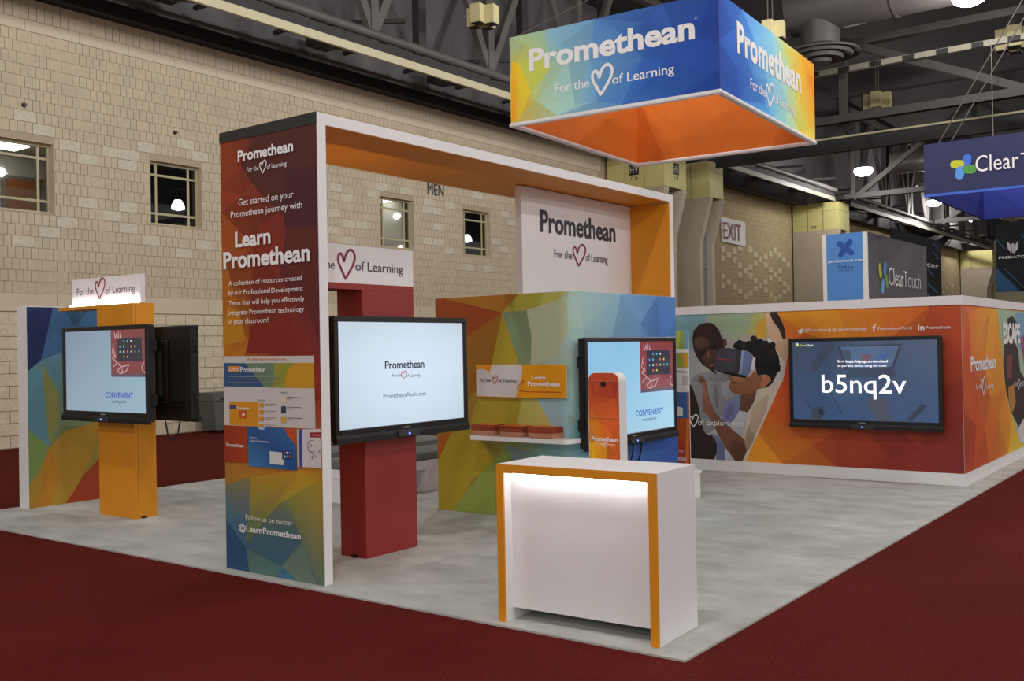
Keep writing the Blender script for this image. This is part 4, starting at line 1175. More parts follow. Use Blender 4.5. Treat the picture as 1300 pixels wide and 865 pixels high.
tv('large screen with a pale blue welcome page on the red tower', planeY(5.25), 4.907, 6.382, .92, 1.838, c_brand, 'large touch screens', handles=(0, 1), mount=.09)
tv('screen mostly hidden on the back of the red tower', Plane((0, 5.86, 0), (-1, 0, 0), (0, 1, 0)), -6.382, -4.907, .92, 1.838, c_rear_glow, 'large touch screens', mount=.06)
# ---- screens on the bent wall and on the orange wall
BGR = [(150, 196, 224), (176, 216, 236), (150, 200, 228), (128, 184, 220)]
tv('large screen on the bent wall showing a convenience slide', planeY(4.755), 7.415, 9.115, .66, 1.665, c_convenient(BGR, 1, (132, 62, 62)), 'large touch screens', mount=.045)
for k in range(3):
    x = 8.25 + k * .16
    cb = MB().tube([(x, 4.86, .70), (x - .02, 4.86, .55), (x - .08, 4.87, .42), (x - .02 + .03 * k, 4.87, .30)], .008).build('power_cable', M_black2)
    tag(cb, ['left thin black cable hanging under the bent wall screen', 'middle thin black cable hanging under the bent wall screen', 'right thin black cable hanging under the bent wall screen'][k], 'cable', 'cables under the bent wall screen')
tv('wide screen on the orange wall showing a white pairing code', planeX(11.33), -4.44, -2.745, .595, 1.635, c_code, 'large touch screens', handles=(), mount=.07)

# ---- orange photo wall at the right
ow = thing('photo_wall', 'low orange printed wall with two boys photo and white rails', 'display wall', (12.5, 4, ZC))
OX, OY, OZ = 11.48, 2.57, 2.062
OYE, OXE = 7.4, 16.5
fp = box('front_panel', M_whitem, ow, OX, OX + .12, OY + .02, OYE, ZC + .13, OZ - .10)
sp_ = box('end_panel', M_whitem, ow, OX, OXE, OY, OY + .12, ZC + .13, OZ - .10)
for nm, z0, z1 in (('top_rail', OZ - .10, OZ), ('base_rail', ZC, ZC + .13)):
    box(nm, M_white, ow, OX - .02, OX + .14, OY - .018, OYE, z0, z1)
    box(nm, M_white, ow, OX + .14, OXE, OY - .018, OY + .14, z0, z1)
po = planeX(OX); pr = Print(po, 1.25, bounds=(-OYE, -OY - .002, ZC + .131, OZ - .101))
pr.facets(-OYE, -OY - .002, ZC + .131, OZ - .101, [(1000, 400, (216, 160, 36)), (1060, 395, (214, 146, 34)), (1100, 400, (200, 116, 34)), (1150, 395, (196, 100, 36)), (1215, 395, (176, 72, 38)), (1205, 440, (168, 62, 36)), (1215, 520, (134, 44, 34)), (1150, 580, (130, 42, 34)),
           (1215, 600, (118, 40, 36)), (1080, 580, (150, 56, 34)), (1010, 570, (190, 100, 38)), (985, 590, (206, 136, 36)), (960, 592, (210, 140, 36)), (1000, 530, (184, 84, 34)), (1000, 480, (190, 66, 34)), (1010, 430, (196, 90, 36)), (1060, 560, (170, 70, 36)), (870, 400, (80, 120, 165)), (800, 500, (120, 150, 160))],
          n=40, seed=21, jit=.06)
PC1 = cv(860, 385, 150 / 1298); PC2 = cv(860, 485, 150 / 1081)
# the photograph printed on the wall
edge = PC1((1080, 74), (1130, 160), (1170, 250), (1197, 390), (1222, 430), (1215, 560), (1195, 650), (1160, 865)) + PC2((955, 0), (870, 190), (770, 410), (700, 560), (612, 762))
bgc = PC1((-150, 110), (0, 108), (500, 95), (850, 80))
tl = po.uv((800, 395)); 
ph = [(806, 398.5), (840, 397), (862, 396.3), (918, 394.5), (960, 393)] + edge + [(930, 592), (890, 589), (806, 584)]
phc = [(70, 108, 160), (74, 112, 162), (84, 124, 164), (150, 164, 140), (176, 172, 104)] + [(206, 190, 110)] + [(190, 176, 150)] * 7 + [(196, 184, 168)] * 5 + [(170, 168, 160), (150, 156, 160), (120, 140, 160)]
pr.px(ph, phc[:len(ph)] + [phc[-1]] * max(0, len(ph) - len(phc)))
def chaikin(pts, it=2):
    for _ in range(it):
        out = []
        for a, b in zip(pts, pts[1:] + pts[:1]):
            k = .14 if _ == 0 else .25
            out += [(a[0] * (1 - k) + b[0] * k, a[1] * (1 - k) + b[1] * k), (a[0] * k + b[0] * (1 - k), a[1] * k + b[1] * (1 - k))]
        pts = out
    return pts
def soft(pts, col, grad=.14):
    pts = chaikin(pts); y0 = min(p[1] for p in pts); y1 = max(p[1] for p in pts); x0 = min(p[0] for p in pts); x1 = max(p[0] for p in pts)
    cols = []
    for p in pts:
        t = ((p[1] - y0) / (y1 - y0 + 1e-6) - .5) * .8 + ((p[0] - x0) / (x1 - x0 + 1e-6) - .5) * .6
        cols.append(tuple(max(0, min(255, v * (1 - grad * t))) for v in col))
    pr.px(pts, cols)
P1 = lambda col, *pts: soft(PC1(*pts), col)
P2 = lambda col, *pts: soft(PC2(*pts), col)
PR = lambda col, *pts: pr.px(PC1(*pts), col)
PR((118, 160, 168), (-400, 130), (330, 110), (300, 200), (200, 260), (150, 500), (130, 860), (-400, 860))
PR((150, 168, 140), (330, 110), (850, 90), (760, 340), (620, 420), (480, 300), (330, 200))
PR((176, 172, 108), (850, 88), (975, 82), (985, 380), (760, 340)); PR((204, 160, 66), (860, 240), (975, 150), (985, 380), (850, 380))
PR((160, 166, 164), (130, 500), (190, 540), (420, 800), (140, 865))
P1((198, 166, 140), (975, 80), (1040, 78), (1080, 180), (1150, 380), (1197, 390), (1220, 440), (1200, 600), (1180, 660), (1110, 600), (1060, 450), (1000, 350), (985, 250))
P1((52, 38, 36), (1040, 78), (1080, 76), (1130, 160), (1170, 250), (1197, 390), (1160, 400), (1115, 280), (1050, 200), (1015, 120))
P1((196, 192, 192), (990, 360), (1050, 430), (1110, 560), (1180, 660), (1195, 665), (1160, 865), (1030, 865))
# man behind
P2((46, 36, 32), (-300, -10), (125, 0), (190, 200), (220, 380), (260, 480), (370, 490), (352, 744), (-300, 734))
P1((132, 132, 138), (145, 865), (170, 810), (300, 745), (400, 772), (560, 775), (575, 865)); P2((130, 130, 136), (118, -6), (470, -6), (578, 110), (560, 165), (450, 180), (405, 300), (340, 430), (300, 470), (250, 470), (222, 360), (190, 200))
P2((112, 114, 122), (330, 0), (350, 0), (380, 120), (370, 250), (350, 240)); P2((146, 146, 152), (400, 10), (470, 10), (560, 110), (440, 170), (400, 120))
P1((48, 34, 32), (163, 390), (180, 300), (240, 236), (330, 212), (400, 225), (460, 300), (492, 392), (540, 395), (548, 450), (525, 492), (470, 500), (440, 560), (415, 640), (410, 740), (440, 778), (400, 770), (360, 735), (290, 690), (230, 620), (190, 545), (172, 460))
P1((82, 58, 50), (175, 400), (260, 362), (340, 400), (352, 470), (240, 515), (200, 480)); P1((98, 70, 58), (178, 420), (215, 400), (235, 440), (205, 470))
P1((76, 52, 44), (330, 505), (420, 480), (440, 560), (412, 640), (400, 700), (350, 690), (260, 610), (300, 560)); P1((112, 82, 66), (322, 540), (352, 535), (360, 600), (325, 605)); P1((128, 80, 72), (348, 680), (398, 668), (404, 694), (362, 702))
P1((26, 20, 20), (245, 540), (310, 512), (318, 540), (262, 566)); P1((26, 20, 20), (360, 490), (430, 474), (428, 498), (366, 512)); P1((84, 60, 52), (500, 400), (540, 398), (545, 450), (520, 486), (505, 470))
# boy with headset: neck, shirt, tee, face, hair, headset, arm
P2((98, 66, 52), (575, 100), (735, 60), (700, 190), (645, 280), (568, 284))
P2((112, 118, 160), (452, 180), (578, 120), (575, 250), (530, 330), (480, 420), (400, 340), (410, 270)); P2((94, 102, 142), (440, 250), (500, 190), (520, 280), (450, 350))
P2((172, 172, 184), (570, 262), (645, 278), (625, 400), (608, 505), (520, 450), (480, 410), (530, 330)); P2((100, 108, 146), (300, 468), (365, 488), (440, 600), (436, 746), (352, 744), (366, 560)); P2((172, 172, 184), (430, 590), (545, 746), (436, 746))
P1((134, 88, 64), (570, 785), (680, 800), (800, 812), (850, 735), (880, 800), (940, 785), (1030, 830), (1022, 870), (570, 870)); P2((130, 84, 60), (472, -6), (840, -6), (800, 55), (735, 65), (700, 112), (580, 118), (505, 98), (474, 60))
P2((60, 36, 32), (496, 0), (548, 2), (545, 18), (500, 12)); P1((164, 108, 76), (930, 800), (985, 788), (1030, 825), (1025, 868), (935, 868)); P2((160, 104, 72), (752, 0), (846, 0), (820, 45), (768, 62))
P1((26, 24, 28), (604, 472), (640, 432), (680, 398), (740, 428), (830, 410), (900, 406), (980, 428), (1070, 462), (1092, 545), (1130, 640), (1102, 760), (1062, 850), (1030, 866), (1026, 822), (985, 786), (930, 784), (880, 800), (860, 720), (850, 600), (800, 540), (700, 505), (620, 494))
P2((26, 24, 28), (846, -4), (888, -4), (830, 45), (790, 62), (815, 40))
for k in range(13):
    a = 2.6 + k * .33; r_ = 1 + .12 * math.sin(k * 2.3)
    cx, cy = 870 + 205 * r_ * math.cos(a), 600 + 190 * r_ * math.sin(a)
    if cy < 640: P1((24, 22, 26) if k % 2 else (40, 36, 40), *[(cx + 42 * math.cos(t), cy + 36 * math.sin(t)) for t in (0, .9, 1.8, 2.7, 3.6, 4.5, 5.4)])
P1((66, 64, 74), (415, 620), (456, 500), (560, 490), (705, 515), (682, 775), (560, 762), (408, 742)); P1((54, 54, 62), (650, 508), (705, 515), (682, 775), (632, 770)); P1((104, 116, 160), (705, 515), (765, 530), (832, 578), (802, 760), (765, 806), (682, 776)); P1((138, 156, 196), (712, 522), (735, 528), (706, 775), (684, 772))
P1((160, 60, 60), (430, 604), (600, 624), (600, 634), (430, 612)); P1((18, 18, 22), (852, 640), (1060, 664), (1136, 672), (1132, 762), (1050, 738), (868, 720)); P1((22, 20, 22), (408, 742), (682, 776), (765, 806), (740, 828), (640, 806), (500, 770)); P1((206, 206, 212), (832, 600), (860, 590), (858, 640), (850, 735), (806, 736))
P2((116, 78, 60), (215, -6), (262, -6), (282, 100), (300, 170), (345, 285), (420, 360), (520, 450), (612, 520), (652, 600), (585, 757), (548, 745), (440, 600), (385, 505), (345, 420), (290, 320), (240, 270), (228, 180), (245, 100)); P1((116, 78, 60), (240, 870), (248, 800), (280, 800), (305, 845), (320, 870))
P2((90, 60, 46), (520, 520), (612, 560), (640, 610), (585, 757), (548, 745), (470, 620)); P2((140, 98, 78), (232, 0), (250, 0), (268, 110), (290, 200), (270, 200), (246, 110))
P2((150, 128, 108), (640, 420), (720, 300), (760, 330), (690, 560), (640, 640), (615, 560))
P2((172, 152, 132), (690, 230), (840, 100), (820, 240), (740, 430), (690, 470), (660, 400))
P1((150, 106, 80), (600, 800), (700, 815), (760, 830), (740, 865), (620, 865))
P1((66, 46, 40), (290, 640), (345, 690), (400, 740), (410, 770), (360, 735), (300, 690))
for k, y in enumerate((60, 120, 180, 240)): P2((120, 122, 130), (365, y), (375, y), (376, y + 8), (366, y + 8))
pr.build('printed_graphic', M_print, fp)
T(fp, po, 'of Exploration', PC2((193, 392))[0], PC2((605, 408))[0], 7.2, M_txtw, .0, .014)
p, q = PC2((116, 298), (196, 416)); heart(fp, po, p, q, M_txtw, .09, .014)
T(fp, po, 'For the', (848, 536.5), (875, 538), 7.2, M_txtw, .0, .014)
for b, x0, x1, y in (('@Promethean', 1022, 1052, 421.5), ('|', 1054, 1055, 421), ('@LearnPromethean', 1057, 1101, 420.5), ('PrometheanWorld', 1115, 1158, 419.3), ('Promethean', 1176, 1207, 418)):
    T(fp, po, b, (x0, y), (x1, y - .8), 4, M_txtw, .0, .014)
T(fp, po, 'f', (1108, 421.5), (1113, 421.3), 9, M_txtw, .02, .014); T(fp, po, 'in', (1166, 419.5), (1174, 419), 7, M_txtw, .02, .014)
bird = Print(po, 1.0, off=.013); bird.px([(1013, 418.5), (1016, 420.5), (1017, 418), (1019, 417.5), (1020.5, 418.5), (1020, 421), (1017.5, 424), (1013.8, 424), (1015.5, 423), (1013.4, 421)], (244, 240, 240)); bird.build('bird_mark', M_print, fp)
# end panel print
pe = planeY(OY); pr = Print(pe, 1.25, bounds=(OX + .002, OXE, ZC + .131, OZ - .101))
pr.facets(OX + .002, OXE, ZC + .131, OZ - .101, [(1230, 400, (200, 96, 34)), (1232, 450, (176, 66, 34)), (1240, 420, (206, 140, 34)), (1250, 400, (206, 130, 32)), (1262, 400, (214, 150, 30)), (1268, 420, (214, 176, 40)), (1272, 480, (200, 130, 34)), (1240, 520, (180, 76, 34)), (1232, 580, (160, 56, 34)), (1255, 560, (190, 96, 34)), (1270, 540, (196, 110, 34)),
           (1285, 560, (206, 160, 40)), (1292, 575, (200, 180, 60)), (1250, 590, (176, 70, 34))], n=26, seed=8, jit=.07)
E2 = cv(1220, 380, 80 / 288)
E_ = lambda col, *pts: pr.px(E2(*pts), col)
E_((150, 176, 150), (165, 45), (300, 60), (600, 90), (600, 600), (330, 660), (270, 660), (240, 560), (215, 470), (195, 350), (185, 200))
E_((110, 150, 180), (245, 60), (600, 90), (600, 300), (300, 300), (255, 200)); E_((150, 60, 110), (270, 180), (300, 150), (600, 150), (600, 350), (290, 320))
E_((46, 36, 38), (195, 210), (235, 180), (260, 230), (270, 330), (300, 380), (600, 400), (600, 560), (300, 560), (270, 600), (230, 520), (205, 420), (192, 300)); E_((30, 26, 32), (210, 90), (235, 75), (255, 110), (250, 160), (220, 170))
E_((170, 120, 60), (215, 400), (240, 390), (250, 470), (235, 520), (218, 470)); E_((196, 190, 196), (255, 600), (300, 520), (600, 520), (600, 640), (272, 655)); E_((110, 60, 50), (205, 260), (235, 250), (230, 360), (210, 360))
pr.build('printed_graphic', M_print, sp_)
for b, a, c, h, bo in (('Promethean', (42, 328), (155, 315), 62, .03), ('For the', (65, 412), (92, 410), 24, 0), ('of Learning', (104, 410), (145, 405), 24, 0), ('ESCAPE', (190, 200), (268, 195), 82, .05), ('For the', (240, 400), (258, 399), 22, 0), ('of STEAM', (266, 398), (300, 396), 22, 0)):
    TL(sp_, pe, E2, b, a, c, h, M_txtw, bo, .008)
p, q = E2((92, 355), (108, 440)); heart(sp_, pe, p, q, M_txtw, .1, .008)
p, q = E2((256, 365), (267, 415)); heart(sp_, pe, p, q, M_txtw, .1, .008)

# ---- counter
ct = thing('reception_counter', 'white waterfall counter with orange edge and lit recess', 'counter', (4.60, 2.53, ZC), rz=math.radians(2.4))
CW, CD, CH = 1.02, .485, .918 - ZC
TT = .048
RM = ROOTM[ct]
def cbx(name, m, *d): return MB(RM).box(*d).build(name, m, ct)
cbx('top', M_white, .012, CD, 0, CW, CH - TT, CH)
for y0 in (0, CW - TT): cbx('side_panel', M_white, .012, CD, y0, y0 + TT, 0, CH - TT)
cbx('edge_band', M_orange, 0, .012, 0, CW, CH - TT, CH)
for y0 in (0, CW - TT): cbx('edge_band', M_orange, 0, .012, y0, y0 + TT, 0, CH - TT)
cbx('front_panel', M_white, .08, .10, TT, CW - TT, .07, CH - TT)
cbx('toe_shade_shelf', M_white, .10, CD - .012, TT, CW - TT, .07, .085)  # unseen, added to shut light out of the toe gap
cbx('toe_shade_board', M_white, CD - .012, CD, TT, CW - TT, 0, .07)  # closes the back low down, added to darken the toe gap
cbx('back_shelf', M_white, .10, CD - .01, TT, CW - TT, .45, .47)
cbx('led_strip', mat('counter_led', (255, 252, 250), emit=17), .035, .048, TT + .04, CW - TT - .04, CH - TT - .012, CH - TT - .002)

# ---- rounded orange kiosk stand behind the counter
ks = thing('info_kiosk', 'slim rounded orange kiosk stand with black round button behind counter', 'kiosk', (6.05, 3.7, ZC))
ky0, ky1, kz = 3.575, 3.832, 1.402
def rtop(y0, y1, z0, z1, r, n=6):
    pts = [(y0, z0), (y1, z0)]
    for i in range(n + 1):
        t = math.pi / 2 * i / n; pts.append((y1 - r + r * math.cos(t), z1 - r + r * math.sin(t)))
    for i in range(n + 1):
        t = math.pi / 2 * (1 + i / n); pts.append((y0 + r + r * math.cos(t), z1 - r + r * math.sin(t)))
    return pts
MB().prism([(6.0, y, z) for y, z in rtop(ky0, ky1, ZC + .02, kz, .06)], (.095, 0, 0)).build('body', M_white, ks)
box('base_plate', M_white, ks, 5.92, 6.28, ky0 - .08, ky1 + .08, ZC, ZC + .02)
kp = planeX(6.0); pr = Print(kp, 1.35)
outl = [(-y, z) for y, z in rtop(ky0 + .004, ky1 - .004, ZC + .04, kz - .004, .056)]
pr.poly(outl, (170, 64, 38))
pr.facets(-ky1 + .004, -ky0 - .004, .3, kz - .075, [(752, 500, (170, 66, 36)), (780, 500, (156, 52, 36)), (752, 540, (214, 130, 34)), (775, 540, (196, 84, 34)), (755, 580, (226, 170, 30)), (780, 580, (206, 96, 34)), (770, 515, (186, 80, 34))], n=14, seed=2, jit=.08)
for yy in ((480, 500), ): pass
pr.build('printed_face', M_print, ks)
T(ks, kp, 'Promethean', (752, 559.5), (785, 561), 5.5, M_txtw, .03, .01); T(ks, kp, 'For the', (757.5, 565), (767, 565.3), 2.6, M_txtw, 0, .01); T(ks, kp, 'of Learning', (772, 565.4), (782, 566), 2.6, M_txtw, 0, .01)
heart(ks, kp, (767.5, 562), (772, 568), M_txtw, .12, .01)
cbn = kp.uv((766.5, 487.7)); MB().cyl(kp.P(cbn[0], cbn[1], 0), kp.P(cbn[0], cbn[1], .02), .017, n=20).build('round_button', M_black, ks, True)
lz = kp.uv((765, 530.5))[1]; box('panel_seam', mat('seam_orange', (214, 130, 80)), ks, 5.993, 5.9965, ky0 + .004, ky1 - .004, lz - .002, lz + .002)
lz = kp.uv((765, 484))[1]; box('panel_seam', MATS['seam_orange'], ks, 5.993, 5.9965, ky0 + .004, ky1 - .004, lz - .0015, lz + .0015)

# ---- pull-up banner beside the bent wall
bn = thing('pull_up_banner', 'narrow printed banner stand half hidden by the bent wall', 'banner', (9.95, 5.4, ZC))
by0, by1, bz1 = atX(875, 500, 9.9).y, 5.75, 1.735
MB().box(9.9, 9.91, by0, by1, ZC + .1, bz1).build('banner_sheet', M_whitem, bn)
box('base_case', M_dgrey, bn, 9.83, 9.99, by0 - .02, by1 + .02, ZC, ZC + .1)
box('support_pole', M_dgrey, bn, 9.915, 9.93, 5.35, 5.365, ZC + .1, bz1)
bpn = planeX(9.9); pr = Print(bpn, 1.35, bounds=(-by1, -by0, ZC + .1, bz1)); Bn = cv(740, 410, 160 / 602)
u0, u1 = -by1, -by0
vv = lambda y: bpn.uv((866, y))[1]
for y0, y1, c in ((421, 443, (130, 150, 84)), (443, 448, (214, 212, 208)), (448, 467, (150, 150, 70)), (467, 498, (206, 204, 200)), (498, 531, (60, 96, 150)), (531, 560, (176, 80, 40)), (560, 590, (170, 66, 44)), (590, 660, (120, 120, 80))):
    pr.rect(u0, u1, vv(y1), vv(y0), c)
pr.px([(858, 421), (864, 421), (862, 443), (858, 443)], (170, 180, 70)); pr.px([(869, 421), (875, 421), (875, 443), (868, 443)], (110, 150, 170)); pr.px([(867, 449), (874.5, 449), (874.5, 466), (869, 466)], (206, 150, 50))
pr.px([(858, 470), (873, 472), (873, 474), (858, 473)], (160, 156, 150)); pr.px([(866, 478), (873, 478), (873, 489), (866, 489)], (180, 176, 170)); pr.px([(860, 516), (867, 518), (867, 529), (860, 528)], (210, 214, 214)); pr.px([(873, 500), (874.8, 500), (874.8, 560), (873, 560)], (196, 110, 50))
pr.px([(872, 533), (874.8, 533), (874.8, 589), (870, 589)], (206, 120, 50))
pr.build('printed_graphic', M_print, bn)
T(bn, bpn, 'us on twitter', (856, 575.5), (868.5, 572.5), 3.5, M_txtw, 0, .01); T(bn, bpn, '@LearnPromethean', (838, 588), (872, 581), 6, M_txtw, .02, .01)

# ---- low white box on the floor behind the counter
lb = thing('floor_box', 'small low white box on the floor right behind the counter', 'box', (9.2, 4.6, ZC))
MB().rbox(8.98, 9.34, 4.62, 4.84, ZC, .27, .008).build('body', M_white, lb); box('lid', M_whitem, lb, 8.97, 9.35, 4.61, 4.85, .27, .30)

# ---- rows of benches
M_cush = mat('grey_cushion', (112, 112, 108), rough=.8, noise=.08, nscale=6)
for i, (yy, lab) in enumerate(((7.40, 'front grey cushioned bench with white base behind the red tower'), (8.15, 'middle grey cushioned bench behind the red tower'), (8.90, 'rear grey cushioned bench behind the red tower'))):
    t = thing('bench', lab, 'bench', (8.3, yy + .22, ZC), group='grey cushioned benches')
    x0, x1 = 7.15, 9.55; z = .36 + .03 * i
    MB().rbox(x0, x1, yy, yy + .46, z, z + .1, .02).build('cushion', M_cush, t)
    box('seat_board', M_white, t, x0 + .01, x1 - .01, yy + .01, yy + .45, z - .10, z - .001)
    for xa in (x0 + .02, (x0 + x1) / 2 - .1, x1 - .32):
        MB().prism([(xa, yy + .02, ZC), (xa + .30, yy + .02, ZC), (xa + .18, yy + .02, z - .10), (xa, yy + .02, z - .10)], (0, .42, 0)).build('bench_leg', M_white, t)

# ---- rubbish bin by the brick wall
def bin_(x, y, lab):
    t = thing('rubbish_bin', lab, 'bin', (x, y, 0))
    M_bin = mat('grey_bin_plastic', (92, 94, 92), rough=.6, noise=.05, nscale=6)
    b = MB(); w0, w1, d0, d1 = .27, .33, .22, .27
    vs = [(x - w0, y - d0, .06), (x + w0, y - d0, .06), (x + w0, y + d0, .06), (x - w0, y + d0, .06), (x - w1, y - d1, .62), (x + w1, y - d1, .62), (x + w1, y + d1, .62), (x - w1, y + d1, .62)]
    b.add(vs, [(0, 3, 2, 1), (4, 5, 6, 7), (0, 1, 5, 4), (1, 2, 6, 5), (2, 3, 7, 6), (3, 0, 4, 7)]).build('tub', M_bin, t)
    MB().rbox(x - w1 - .02, x + w1 + .02, y - d1 - .02, y + d1 + .02, .62, .80, .02).build('rim', M_bin, t)
    box('hand_slot', M_black2, t, x - .2, x - .02, y - d1 - .024, y - d1 - .018, .66, .69)
    Tuv(t, planeY(y - d1 - .0), 'PCC', x - .08, x + .26, .33, .14, M_black2, .03, .02)
    for e in (-1, 1): MB().cyl((x + e * .18 - .02, y - .2, .03), (x + e * .18 + .02, y - .2, .03), .03, n=12).build('caster', M_black2, t)
bin_(12.52, 16.75, 'grey wheeled rubbish bin against the brick wall')

# ---- hanging cube sign
HZ, HW, HD, HH, HA = 4.2, 3.289, 2.563, 1.0, math.radians(3.54)
hs = thing('hanging_sign', 'square hanging fabric sign in blue and yellow with orange inside', 'hanging sign', (9.4785, 4.3852, HZ), rz=HA)
HM = ROOTM[hs]
ex = (HM.to_3x3() @ Vector((1, 0, 0))); ey = (HM.to_3x3() @ Vector((0, 1, 0))); o_ = Vector((9.4785, 4.3852, 0))
def hb_(name, m, *d): return MB(HM).box(*d).build(name, m, hs)
t1 = .03
f1 = hb_('fabric_panel', M_orange2, 0, t1, 0, HD, 0, HH); f2 = hb_('fabric_panel', M_orange2, t1, HW, 0, t1, 0, HH)
hb_('fabric_panel', M_orange2, HW - t1, HW, t1, HD, 0, HH); hb_('fabric_panel', M_orange2, t1, HW - t1, HD - t1, HD, 0, HH)
for d in ((-.02, .05, -.02, HD + .02), (.05, HW + .02, -.02, .05), (HW - .05, HW + .02, .05, HD + .02), (.05, HW - .05, HD - .05, HD + .02)):
    MB(HM).rbox(d[0], d[1], d[2], d[3], -.045, .0, .012).build('frame_tube', M_white, hs)
pA = Plane(o_, -ey, -ex); pB = Plane(o_, ex, -ey)
pr = Print(pA, 1.5); H3 = cv(650, 0, .25); H6 = cv(870, 0, 230 / 995)
pr.facets(-HD, 0, HZ + .001, HZ + HH, [H3((10, 200))[0] + ((150, 172, 134),), H3((10, 420))[0] + ((214, 178, 44),), H3((40, 560))[0] + ((210, 160, 40),), H3((90, 300))[0] + ((166, 182, 100),), H3((150, 480))[0] + ((158, 180, 130),), H3((250, 530))[0] + ((146, 184, 176),), H3((230, 200))[0] + ((112, 156, 178),), H3((300, 420))[0] + ((136, 176, 184),),
           H3((420, 380))[0] + ((100, 150, 190),), H3((520, 480))[0] + ((70, 118, 180),), H3((500, 150))[0] + ((74, 118, 178),), H3((650, 120))[0] + ((46, 80, 148),), H3((700, 420))[0] + ((46, 86, 164),), H3((850, 300))[0] + ((44, 78, 158),), H3((1000, 100))[0] + ((36, 62, 136),), H3((1000, 400))[0] + ((36, 64, 142),), H3((850, 450))[0] + ((46, 84, 162),)], n=15, seed=6, jit=.06, inface=.6)
pr.px(H3((0, 310), (40, 330), (95, 465), (40, 605), (0, 610)), [(226, 170, 40), (226, 186, 50), (216, 186, 50), (200, 176, 60), (216, 130, 36)])
pr.px(H3((40, 330), (130, 250), (200, 340), (100, 460)), (176, 186, 84))
pr.build('printed_graphic', M_fabric, f1)
T(f1, pA, 'Promethean', H3((87, 352))[0], H3((930, 200))[0], 27, M_txtw, .032, .007)
T(f1, pA, 'For the', H3((218, 472))[0], H3((395, 445))[0], 11.5, M_txtw, .008, .007); T(f1, pA, 'of Learning', H3((510, 424))[0], H3((825, 375))[0], 11.5, M_txtw, .008, .007)
p, q = H3((408, 333), (514, 480)); heart(f1, pA, p, q, M_txtw, .11, .007)
T(f1, pA, '®', H3((928, 105))[0], H3((948, 103))[0], 4, mat('pale_blue_ink', (150, 170, 210)), 0, .02)
pr = Print(pB, 1.45)
pr.facets(0, HW, HZ + .001, HZ + HH, [H6((210, 100))[0] + ((44, 76, 160),), H6((220, 420))[0] + ((40, 72, 150),), H6((300, 200))[0] + ((60, 110, 200),), H6((380, 260))[0] + ((96, 160, 220),), H6((330, 480))[0] + ((44, 84, 170),), H6((420, 560))[0] + ((70, 130, 200),), H6((480, 300))[0] + ((136, 198, 226),), H6((480, 600))[0] + ((110, 176, 214),), H6((550, 400))[0] + ((156, 204, 200),),
           H6((560, 290))[0] + ((190, 200, 100),), H6((540, 640))[0] + ((140, 190, 190),), H6((600, 330))[0] + ((226, 190, 60),), H6((620, 620))[0] + ((200, 200, 90),), H6((660, 380))[0] + ((236, 150, 40),), H6((690, 480))[0] + ((232, 134, 34),), H6((690, 600))[0] + ((226, 160, 50),), H6((690, 740))[0] + ((222, 190, 80),)], n=15, seed=16, jit=.06, inface=.6)
pr.build('printed_graphic', M_fabric, f2)
T(f2, pB, 'Promethean', H6((283, 285))[0], H6((632, 508))[0], 34, M_txtw, .032, .007)
T(f2, pB, 'For the', H6((355, 490))[0], H6((438, 530))[0], 13, M_txtw, .008, .007); T(f2, pB, 'of Learning', H6((487, 556))[0], H6((600, 640))[0], 12, M_txtw, .008, .007)
p, q = H6((440, 456), (485, 590)); heart(f2, pB, p, q, M_txtw, .11, .007)
apex = HM @ Vector((HW / 2, HD / 2, 2.15))
for x, y in ((.02, .02), (HW - .02, .02), (.02, HD - .02), (HW - .02, HD - .02)):
    MB().cyl(HM @ Vector((x, y, HH - .01)), apex, .006, n=6).build('bridle_cable', M_steel, hs)
MB().cyl(apex, (apex.x, apex.y, 12.6), .01, n=6).build('hanging_cable', M_steel, hs)

# ================================================================== NEIGHBOURING STANDS
def capsule(pr, pl, c, L, w, ang, col):
    pts = []
    for i in range(9):
        t = -math.pi / 2 + math.pi * i / 8; pts.append((L / 2 + w * math.cos(t), w * math.sin(t)))
    for i in range(9):
        t = math.pi / 2 + math.pi * i / 8; pts.append((-L / 2 + w * math.cos(t), w * math.sin(t)))
    ca, sa = math.cos(ang), math.sin(ang)
    pr.poly([(c[0] + x * ca - y * sa, c[1] + x * sa + y * ca) for x, y in pts], col)
def petals(pr, pl, c, r, cols):
    for k, col in enumerate(cols):
        a = math.radians(52 + 90 * k)
        capsule(pr, pl, (c[0] + r * .58 * math.cos(a), c[1] + r * .58 * math.sin(a)), r * .5, r * .27, a, col)
tw = thing('panel_tower', 'tall blue and charcoal panel tower of the next stand', 'display tower', (24.7, 7.4, 0))
TX, TYa, TYb, TXe, TZ = 22.3, 6.91, 7.90, 27.22, 4.0
box('core', mat('charcoal_panel', (76, 74, 82), noise=.04), tw, TX + .02, TXe, TYa + .02, TYb - .02, 0, TZ - .01)
box('edge_post', M_whitem, tw, TX, TX + .08, TYa, TYa + .09, 0, TZ); box('edge_post', M_whitem, tw, TX, TX + .08, TYb - .09, TYb, 0, TZ)
bpnl = box('blue_panel', mat('sky_blue_panel', (84, 142, 214), noise=.03), tw, TX, TX + .02, TYa + .09, TYb - .09, 0, TZ)
pX = planeX(TX); CT = cv(1000, 260, 200 / 1236)
pr = Print(pX, 1.0, off=.01); petals(pr, pX, pX.uv(CT((453, 340))[0]), .21, [(44, 82, 168), (50, 90, 176), (44, 82, 168), (50, 90, 176)]); pr.build('petal_emblem', M_print, bpnl)
T(bpnl, pX, 'getcleartouch.com', CT((318, 455))[0], CT((594, 443))[0], 3.2, M_txtw, .01, .02)
inkb = mat('navy_ink', (44, 72, 140))
for i in range(5): T(bpnl, pX, 'ftiyo'[i], CT((393 + 27 * i, 497))[0], CT((410 + 27 * i, 496))[0], 3, inkb, .03, .02)
T(bpnl, pX, '@cleartouch', CT((403, 520))[0], CT((518, 517))[0], 1.5, inkb, 0, .02)
